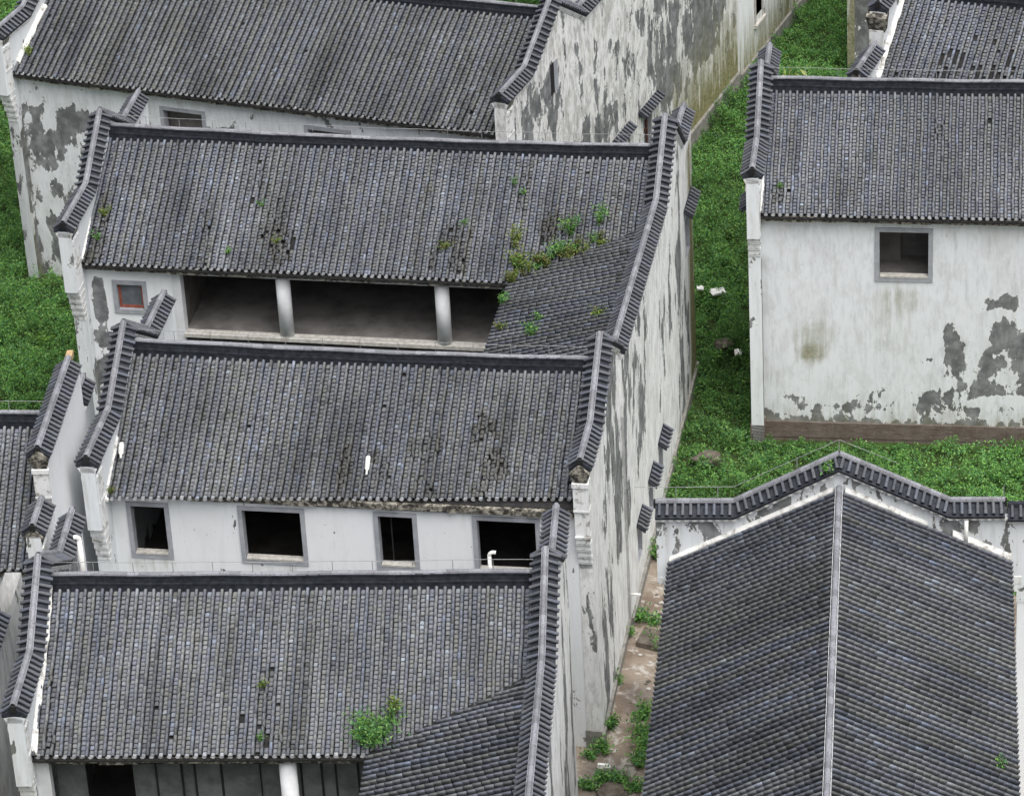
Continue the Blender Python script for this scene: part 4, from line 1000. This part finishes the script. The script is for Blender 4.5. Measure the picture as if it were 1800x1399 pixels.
# =================================================================== ground, soil, weeds
def sstep(a, b, x): t = np.clip((np.asarray(x, float) - a) / (b - a), 0, 1); return t * t * (3 - 2 * t)
def zg(x, y):
    return -0.36 * sstep(5.2, 6.8, x) * sstep(85, 90, y) - 0.40 * (1 - sstep(5.2, 6.8, x)) * sstep(104, 110, y)
gx_, gy_ = np.meshgrid(np.arange(-70, 71, 1.0), np.arange(40, 181, 1.0), indexing='ij')
gz = zg(gx_, gy_) - 0.02
V = np.stack([gx_.ravel(), gy_.ravel(), gz.ravel()], 1); n1, n2 = gx_.shape; I = np.arange(n1 * n2).reshape(n1, n2)
F = np.stack([I[:-1, :-1].ravel(), I[1:, :-1].ravel(), I[1:, 1:].ravel(), I[:-1, 1:].ravel()], 1)
npmesh("ground", V, F, 'ground', None, 'structure')
def soil_sheet(name, poly_fn, x0, x1, y0, y1, wet):
    m = MB(); xs = frange(x0, x1, .25); ys = frange(y0, y1, .25)
    def P(u, v): return (u, v, 0.004 + 0.05 * float(vnoise(u * 1.7, v * 1.7, 4)) + float(zg(u, v)))
    m.grid(xs, ys, P, lambda u, v: not poly_fn(u, v), lambda u, p: (wet(p[0], p[1]), 0), flip=False)
    return m.build(name, 'soil', None, kind='structure', wear=True)
wallx = lambda y: 1.81 + (y - 78.49) * 0.202
wet = lambda x, y: 0.85 * max(0, 1 - ((x - 1.9) / .9) ** 2 - ((y - 76.8) / 1.1) ** 2) + .5 * max(0, 1 - ((x - 2.9) / .6) ** 2 - ((y - 80.3) / 1.0) ** 2)
soil_sheet("alley_path", lambda x, y: x > wallx(y) - 2.2 and y < 88.3 + .5 * math.sin(x * 3), -1.0, 5.6, 70, 89, wet)
soil_sheet("lane_path", lambda x, y: True, 11.2, 20, 66, 86.5, lambda x, y: 0)

houses = [(B, -.4, WB + .40, -9.75, 4.1), (C, -.4, WC + .4, -4.4, 4.1), (D, -.4, WD + .4, -9.5, 4.1), (A, -.4, WA + .42, -4.3, 15.9), (J, -7.1, .05, -.1, 9.1),
          (Eh, -.4, WE + .4, -4.0, 4.0), (Fh, -.4, WF + .4, -4.2, 4.0), (G, -.4, WG, -3.7, 3.7), (Hh, -.4, WH + .4, -4.2, 3.4), (K, -.1, 4.6, -.1, 3.1)]
def inside(x, y):
    r = np.zeros(len(x), bool)
    for h, a, b, c, d in houses:
        M2 = np.linalg.inv(np.array([h.X[:2], h.Y[:2]]).T); l = M2 @ np.stack([x - h.o[0], y - h.o[1]])
        r |= (l[0] > a) & (l[0] < b) & (l[1] > c) & (l[1] < d)
    return r
def visible(x, y, mg=90):
    q = np.stack([x, y, np.zeros_like(x)], 0) - CAM[:, None]; q = M.T @ q
    u = 900 + FPX * q[0] / q[2]; v = 699.5 + FPX * q[1] / q[2]
    return (u > -mg) & (u < 1800 + mg) & (v > -mg) & (v < 1399 + mg)
GREEN = np.array([1.22, 1.30, 1.50]) * np.array([(0.082, 0.180, 0.040), (0.105, 0.215, 0.046), (0.060, 0.135, 0.045), (0.140, 0.250, 0.052), (0.070, 0.155, 0.060), (0.17, 0.27, 0.08)])
LEAFN = 0
def leaf_mesh(name, P, size, parent=None, kind=None, pal=GREEN, gain=None, up_bias=0.9, curl=0.35):
    n = len(P); nrm = rng.normal(0, 1, (n, 3)) * [0.75, 0.75, 0.4] + [0, 0, up_bias]; nrm /= np.linalg.norm(nrm, axis=1)[:, None]
    t = rng.normal(0, 1, (n, 3)); t -= nrm * (t * nrm).sum(1)[:, None]; t /= np.linalg.norm(t, axis=1)[:, None]; b = np.cross(nrm, t)
    s = (size * (0.6 + 0.8 * rng.random(n)))[:, None]
    v0 = P - t * s; v1 = P + b * s * 0.42 + nrm * s * curl * .3; v2 = P + t * s - nrm * s * curl; v3 = P - b * s * 0.42 + nrm * s * curl * .3
    V = np.stack([v0, v1, v2, v3], 1).reshape(-1, 3); F = np.arange(n * 4).reshape(-1, 4)
    c = pal[rng.integers(0, len(pal), n)] * (0.75 + 0.5 * rng.random((n, 1)))
    if gain is not None: c = c * gain[:, None]
    return npmesh(name, V, F, 'leaf', parent, kind, np.repeat(c, 4, axis=0))
N = 2600000
x = rng.uniform(-20, 20, N); y = rng.uniform(84, 132, N)
keep = visible(x, y) & ~inside(x, y)
wl = wallx(y); keep &= ~((y < 88.6 + 1.2 * (vnoise(x * 1.5, y * 1.5, 2) - .5)) & (x < 6.5)); keep &= (x > wl - .5) | (x < -10.3) | (y > 98.3)
# hidden strip between the long houses
bl = np.linalg.inv(np.array([B.X[:2], B.Y[:2]]).T) @ np.stack([x - B.o[0], y - B.o[1]]); keep &= ~((bl[0] > 0.2) & (bl[0] < WB - 2.5) & (bl[1] > 4) & (y < 112) & (x < 3))
x, y = x[keep], y[keep]
clump = vnoise(x * 2.6, y * 2.6, 5) * .6 + vnoise(x * 6, y * 6, 6) * .4
big = vnoise(x * .55, y * .55, 7); bare = vnoise(x * 1.1 + 9, y * 1.1, 31); k2 = (rng.random(len(x)) < (0.45 + 0.9 * (clump > .42)) * 0.80) & (rng.random(len(x)) < np.clip((bare - .10) * 7, .12, 1))
x, y, clump, big = x[k2], y[k2], clump[k2], big[k2]
lush = 1 + .9 * np.exp(-((x - 6.5) / 1.5) ** 2) * np.exp(-((y - 103) / 5) ** 2) + .8 * (x < -12)
tuft = vnoise(x * 3.6, y * 3.6, 15); hh = (0.03 + 0.95 * (tuft * clump) ** 1.5 * (0.5 + big) + 0.40 * big * clump) * lush
z = zg(x, y) + hh * np.sqrt(rng.random(len(x)))
gn = 0.66 + 0.65 * vnoise(x * .45, y * .45, 9) + .35 * (vnoise(x * 1.6, y * 1.6, 19) - .3); gn *= np.where((x > 9) & (y < 93), 1.0, 0.86)
leaf_mesh("weeds", np.stack([x, y, z], 1), 0.039, None, 'stuff', gain=gn)

# =================================================================== plants that can be told apart
def plant(name, label, cat, loc, r, h, n, size=.04, pal=GREEN, group=None, flat=1.0, stems=5, lean=(0, 0), up=.8):
    t = thing(name, label, cat, loc, group); m = MB(); P = []
    for i in range(stems):
        a = random.uniform(0, 2 * math.pi); q = random.uniform(.25, .9); tip = np.array([math.cos(a) * r * q + lean[0], math.sin(a) * r * q + lean[1], h * random.uniform(.6, 1.0)])
        mid = tip * .5 + np.array([0, 0, h * .12]); rr = max(.004, h * .012)
        m.tube((0, 0, 0), mid, rr, rr * .7, n=5, cap=False); m.tube(mid, tip, rr * .7, rr * .3, n=5, cap=False)
        k = n // stems; w = rng.random(k) ** .7; base = np.where(w[:, None] < .5, mid[None] * (w[:, None] * 2), mid[None] + (tip - mid)[None] * (w[:, None] * 2 - 1))
        P.append(base + rng.normal(0, 1, (k, 3)) * np.array([r * .24, r * .24, h * .13 * flat]) * (0.35 + w[:, None]))
    m.build("stem", 'stem', t); P = np.concatenate(P); P[:, 2] = np.maximum(P[:, 2], 0.01)
    leaf_mesh("foliage", P, size, t, pal=pal, up_bias=up); return t
YEL = np.array([(0.16, 0.22, 0.05), (0.12, 0.20, 0.04), (0.22, 0.24, 0.07)])
PALE = np.array([(0.34, 0.40, 0.14), (0.26, 0.36, 0.10), (0.40, 0.44, 0.20)])
DRY = np.array([(0.17, 0.165, 0.07), (0.13, 0.15, 0.05), (0.10, 0.16, 0.045)])
def on_roof(h, x, s, sf=surf_front): return tuple(h.W(sf(x, s)) + np.array([0, 0, .01]))
plant("roof_shrub", "leafy green shrub growing from the eave beside the valley of the nearest house", "shrub", on_roof(D, 7.72, 3.62), .58, .62, 1700, .042, stems=11, lean=(.02, .05))
plant("roof_sapling", "loose shoot reaching up and right out of the eave shrub", "sprig", on_roof(D, 8.05, 3.2), .3, .6, 160, .038, GREEN, stems=5, lean=(.35, .15))
plant("roof_sapling", "thin yellowish sprig standing behind the eave shrub on the nearest roof", "sprig", on_roof(D, 8.2, 3.1), .2, .75, 130, .045, YEL, stems=4, lean=(.1, 0))
for lab, hx, hs_, r, hgt, n, pal in (("small green sprig low on the nearest roof just above the eave", 5.22, 3.6, .13, .22, 70, GREEN), ("pale green sprig halfway up the nearest roof", 5.2, 2.35, .2, .3, 80, YEL)):
    plant("roof_sprig", lab, "sprig", on_roof(D, hx, hs_), r, hgt, n, .035, pal, group="sprigs growing between roof tiles")
for lab, hx, hs_, r, hgt, n, pal in (
    ("dark green sprig high on the right part of the veranda roof", 11.95, 1.05, .12, .30, 60, GREEN), ("dark green sprig just below the highest one on the veranda roof", 12.25, 1.35, .12, .25, 60, GREEN),
    ("tuft of weeds left of the veranda roof's middle, above a row of broken tiles", 4.85, 2.0, .16, .25, 60, GREEN), ("weed tuft over the first white column, near the eave", 5.5, 3.1, .18, .25, 60, YEL), ("low weed tuft at the eave left of the first column", 4.2, 3.45, .15, .2, 50, GREEN),
    ("sprig on the veranda roof above the second column, upper one", 10.7, 2.3, .14, .25, 50, GREEN), ("dry brown weed patch on the veranda roof above the second column", 10.3, 3.0, .3, .2, 130, DRY),
    ("light green weed tuft at the lower left corner of the veranda roof", .35, 2.5, .2, .3, 110, YEL), ("hanging weeds under the corner tuft at the veranda roof's left edge", .3, 3.2, .16, .25, 80, GREEN)):
    plant("roof_sprig", lab, "sprig", on_roof(B, hx, hs_), r, hgt, n, .036, pal, group="sprigs growing between roof tiles")
vine = [("yellow green weed clump at the lower end of the roof valley", 12.45, 3.5, .38, .55, 330, YEL), ("tall pale weeds rising above the lower end of the roof valley", 12.2, 2.9, .32, .7, 240, YEL), ("weed clump in the roof valley, second from its lower end", 13.0, 3.3, .32, .3, 300, DRY),
        ("weed clump in the middle of the roof valley", 13.5, 3.0, .35, .35, 320, GREEN), ("mossy yellow weeds lining the upper middle of the valley", 13.9, 2.95, .35, .22, 260, DRY), ("bright green weeds trailing above the valley", 13.75, 2.45, .32, .55, 260, GREEN), ("leafy weed at the upper end of the valley weeds", 14.5, 2.1, .32, .6, 260, GREEN),
        ("brown green weeds hanging over the wing eave corner", 12.3, 3.95, .3, .4, 260, DRY)]
for lab, hx, hs_, r, hgt, n, pal in vine: plant("valley_weed", lab, "weed", on_roof(B, hx, hs_), r, hgt, n, .042, pal, group="weeds along the roof valley", stems=6)
for i in range(16):
    t_ = i / 15; vx = 12.35 + 2.3 * t_ + random.uniform(-.1, .1); vs_ = 3.85 - 1.15 * t_ + random.uniform(-.25, .05)
    plant("valley_weed", "low %s weed tuft in the roof valley, number %s counting up from its eave corner" % (["yellow", "green", "brownish"][i % 3], "one two three four five six seven eight nine ten eleven twelve thirteen fourteen fifteen sixteen".split()[i]), "weed", on_roof(B, vx, vs_), random.uniform(.14, .26), random.uniform(.15, .4), 120, .034, [YEL, GREEN, DRY][i % 3], group="low tufts along the roof valley", stems=4)
wsf = lambda c, s: (c, -s, wing_z(c))
for lab, hx, hs_, r, hgt, n, pal in (("bright green weed near the front edge of the wing roof", 13.45, 7.3, .28, .35, 220, GREEN), ("small weed above the bright one on the wing roof", 13.5, 6.6, .15, .3, 70, GREEN), ("yellow sprig beside the coping corner on the wing roof", 15.2, 7.0, .25, .35, 110, YEL),
                                     ("weed hanging from the wing roof eave over the dark opening", 12.25, 5.2, .25, .35, 170, GREEN), ("sparse weeds along the lower wing roof eave", 12.4, 6.6, .25, .25, 120, DRY)):
    plant("wing_weed", lab, "weed", on_roof(B, hx, hs_, wsf), r, hgt, n, .040, pal, group="weeds on the wing roof")
plant("roof_sprig", "small weed on the big top left roof at its lower left corner", "sprig", on_roof(A, .3, 3.3), .2, .3, 90, .04, YEL, group="sprigs growing between roof tiles")
plant("roof_sprig", "weed at the left end of the eave of the four window house", "sprig", on_roof(C, .12, 3.7, surfC), .16, .2, 70, .035, DRY, group="sprigs growing between roof tiles")
plant("roof_sprig", "faint green sprig near the left eave of the right white house", "sprig", on_roof(Eh, .5, 3.1), .14, .2, 60, .035, GREEN, group="sprigs growing between roof tiles")
plant("gable_fern", "green fern on the peaked coping of the lower right roof", "fern", tuple(G.W((.05, -.25, ZP - .42))), .30, .28, 200, .045)
plant("roof_sprig", "green sprig near the right eave at the bottom right corner", "sprig", tuple(G.W((8.6, 3.75, ZR - zsl * 3.75))), .2, .3, 80, .04, GREEN, group="sprigs growing between roof tiles")
plant("pale_shrub", "shrub with large pale yellow green leaves behind the right house's ridge", "shrub", (10.0, 112.6, zg(10.0, 112.6)), 1.2, 2.4, 150, .15, PALE, stems=9, up=1.2)
aw = [("weed clump at the top of the soil alley between the walls", 3.75, 86.9, .42, .5, 420), ("creeping weeds against the alley wall plinth, upper clump", 3.0, 83.95, .42, .35, 420), ("leafy runner crossing towards the roof in the alley", 3.45, 83.7, .38, .25, 260), ("small clump below the upper wall clump", 2.72, 83.2, .26, .3, 200),
      ("weeds beside the grey slab in the alley", 3.45, 83.0, .30, .3, 240), ("dense weed in front of the grey slab", 3.72, 82.4, .33, .4, 330), ("lone round weed against the wall plinth", 2.32, 80.95, .24, .4, 260),
      ("uppermost part of the long weed band in the alley", 2.95, 79.4, .36, .45, 400), ("widest part of the long weed band near the roof edge", 3.0, 78.6, .50, .5, 650), ("bright middle part of the weed band", 2.8, 78.0, .36, .5, 420), ("lower end of the weed band", 2.75, 77.3, .42, .45, 480),
      ("weeds hugging the plinth near the wall corner", 2.1, 79.0, .26, .4, 280), ("dark weeds at the foot of the wall corner", 1.85, 78.0, .30, .4, 300), ("shaded weeds under the corner pier", 1.5, 77.75, .28, .3, 220)]
for lab, ax, ay, r, hgt, n in aw: plant("alley_weed", lab, "weed", (ax, ay, 0), r, hgt, n, .050, group="weed clumps in the soil alley", stems=8, flat=.8)
for i, (lab, ax, ay) in enumerate((("left end of the weed ring round the well cover", 1.35, 76.45), ("upper left part of the weed ring round the well cover", 1.75, 76.75), ("upper right part of the weed ring round the well cover", 2.2, 76.75), ("right end of the weed ring round the well cover", 2.55, 76.3))):
    plant("ring_weed", lab, "weed", (ax, ay, 0), .32, .3, 360, .05, group="weeds ringing the well cover", stems=8)

# =================================================================== loose things
def solid(name, label, cat, mat, mbf, loc, group=None, rot=0):
    m = MB(); mbf(m); o = m.build(name, mat); o.location = loc; o.rotation_euler = (0, 0, rot); return tag(o, label, cat, group)
solid("well_cover", "round concrete well cover ringed by weeds at the bottom of the alley", "cover", 'rock', lambda m: (m.tube((0, 0, 0), (0, 0, .10), .42, .40, n=24), m.tube((0, 0, .1), (0, 0, .12), .30, .29, n=24)), (1.98, 76.2, .02))
solid("concrete_slab", "grey concrete slab half hidden by weeds in the alley", "slab", 'rock', lambda m: m.hexa([(-.42, -.3, 0), (.42, -.3, 0), (.42, .3, 0), (-.42, .3, 0), (-.40, -.28, .16), (.40, -.28, .16), (.40, .28, .30), (-.40, .28, .30)]), (3.42, 82.75, .0), rot=-.5)
def rockf(m, s=.35):
    P = []
    for j, (z, r) in enumerate(((0, 1), (.35, 1.1), (.6, .75))):
        for i in range(8): t = i / 8 * 2 * math.pi; q = r * s * random.uniform(.75, 1.15); P.append((math.cos(t) * q, math.sin(t) * q * .8, z * s * random.uniform(.8, 1.1)))
    F = [(j * 8 + i, j * 8 + (i + 1) % 8, j * 8 + 8 + (i + 1) % 8, j * 8 + 8 + i) for j in range(2) for i in range(8)] + [tuple(range(16, 24))]
    m.add(P, F)
solid("rock", "flat brown rock among the weeds left of the peaked coping", "rock", 'rock', lambda m: rockf(m, .42), (5.54, 91.75, zg(5.54, 91.7) + .12))
solid("rock", "small brown rock beside the alley slab", "rock", 'rock', lambda m: rockf(m, .16), (3.72, 83.3, 0))
solid("rock", "grey brown rock in the middle of the green alley", "rock", 'rock', lambda m: rockf(m, .3), (6.52, 98.3, .1))
def sheetf(w, l, h):
    def f(m):
        m.grid(frange(-w, w, w / 2), frange(-l, l, l / 2), lambda u, v: (u + random.uniform(-.02, .02), v, h + random.uniform(0, h)))
        m.grid(frange(-w, w, w / 2), frange(-l, l, l / 2), lambda u, v: (u, v, h * .6))
    return f
solid("plastic_scrap", "pale blue plastic sheet scrap lying on the green alley weeds", "scrap", 'pvc', sheetf(.22, .16, .06), (6.55, 101.2, .30), rot=.3)
solid("plastic_scrap", "smaller white scrap left of the pale blue one in the weeds", "scrap", 'pvc', sheetf(.10, .10, .05), (6.02, 101.4, .36))
solid("plastic_scrap", "crumpled white scrap lower in the green alley", "scrap", 'pvc', sheetf(.10, .16, .05), (6.88, 97.6, .2))
def bottle(r, l):
    return lambda m: (m.tube((0, 0, r), (0, -l * .62, r), r, r, n=12), m.tube((0, -l * .62, r), (0, -l * .8, r), r, r * .4, n=12), m.tube((0, -l * .8, r), (0, -l, r), r * .4, r * .4, n=10), m.tube((0, 0, r), (0, .03, r), r, r * .7, n=12))
def lay(name, label, h, x_, s_, sf, r, l, rz=0.0):
    m = MB(); bottle(r, l)(m); o = m.build(name, 'pvc', smooth=True); p = h.W(sf(x_, s_)); a = np.array(h.H(sf(x_, 1.0))) - np.array(h.H(sf(x_, 0.0)))
    o.matrix_world = Matrix.Translation(Vector(p) + Vector((0, 0, .055))) @ frame_mat((0, 0, 0), np.array(h.H((1, 0, 0))), -a) @ Matrix.Rotation(rz, 4, 'Z'); return tag(o, label, "bottle", "white bottles on the four window roof")
lay("plastic_bottle", "white plastic bottle lying on the middle of the four window house roof", C, 6.58, 2.55, surfC, .062, .50, .05)
lay("plastic_bottle", "white plastic bottle wedged beside the left gable of the four window roof", C, .18, 2.5, surfC, .07, .42, .12)
solid("shoe", "white shoe like scrap on the wet soil near the wall corner", "shoe", 'pvc', lambda m: (m.hexa([(-.16, -.05, 0), (.16, -.045, 0), (.16, .045, 0), (-.16, .05, 0), (-.15, -.045, .10), (.13, -.04, .05), (.13, .04, .05), (-.15, .045, .10)]), m.box(-.17, .17, -.055, .055, -.02, 0)), (1.80, 77.35, .05))
solid("cup", "small white cup on the alley soil near the roof edge", "cup", 'pvc', lambda m: m.tube((0, 0, 0), (0, 0, .09), .035, .045, n=12), (3.88, 84.95, .03))
def elbow(h, x_, y_, z0, z1, r, dx):
    m = h.mb(); m.tube((x_, y_, z0), (x_, y_, z1), r, n=12); prev = (x_, y_, z1)
    for i in range(1, 5):
        t = math.pi * i / 8; q = (x_ + dx * (1 - math.cos(t)), y_, z1 + abs(dx) * math.sin(t)); m.tube(prev, q, r, n=12); prev = q
    m.tube(prev, (prev[0] + dx * .7, y_, prev[2] - .01), r, n=12); return m.build("vent_pipe", 'pvc', h.e, smooth=True)
elbow(D, 10.28, .35, 8.8, 9.78, .045, .09)
elbow(D, .62, .9, 8.2, 9.95, .06, -.07)
m = B.mb(); m.tube((WB + .36, -10.9 + 1.3, 1.0), (WB + .62, -9.6, 1.0), .035, n=10); m.build("drain_stub", 'pvc', B.e, smooth=True)

for i in range(34):
    ay = random.uniform(76.5, 87.5); ax = random.uniform(float(wallx(ay)) + .35, 3.9)
    me_lab = "small stone chip scattered on the alley soil"
    m = MB(); rockf(m, random.uniform(.035, .085)); o = m.build("stone_chip", 'rock' if i % 3 else 'sillm'); o.location = (ax, ay, .03); tag(o, me_lab, "stone", "stone chips scattered over the alley soil")
for i in range(60):
    if i < 30: tx, ty = random.uniform(6.0, 7.4), random.uniform(92, 108)
    elif i < 46: tx, ty = random.uniform(6.2, 14.5), random.uniform(88.5, 91.5)
    else: tx, ty = random.uniform(-16, -13.4), random.uniform(97, 106)
    if inside(np.array([tx]), np.array([ty]))[0]: continue
    pal_ = [GREEN * .8, GREEN * 1.15, GREEN * np.array([1.25, 1.1, .9])][random.choice((0, 0, 1, 1, 2))]
    plant("tall_weed", "knee high weed clump standing out of the green ground cover", "weed", (tx, ty, float(zg(tx, ty))), random.uniform(.22, .5), random.uniform(.35, .75), 380, .042, pal_, group="taller weed clumps in the green lanes", stems=6)
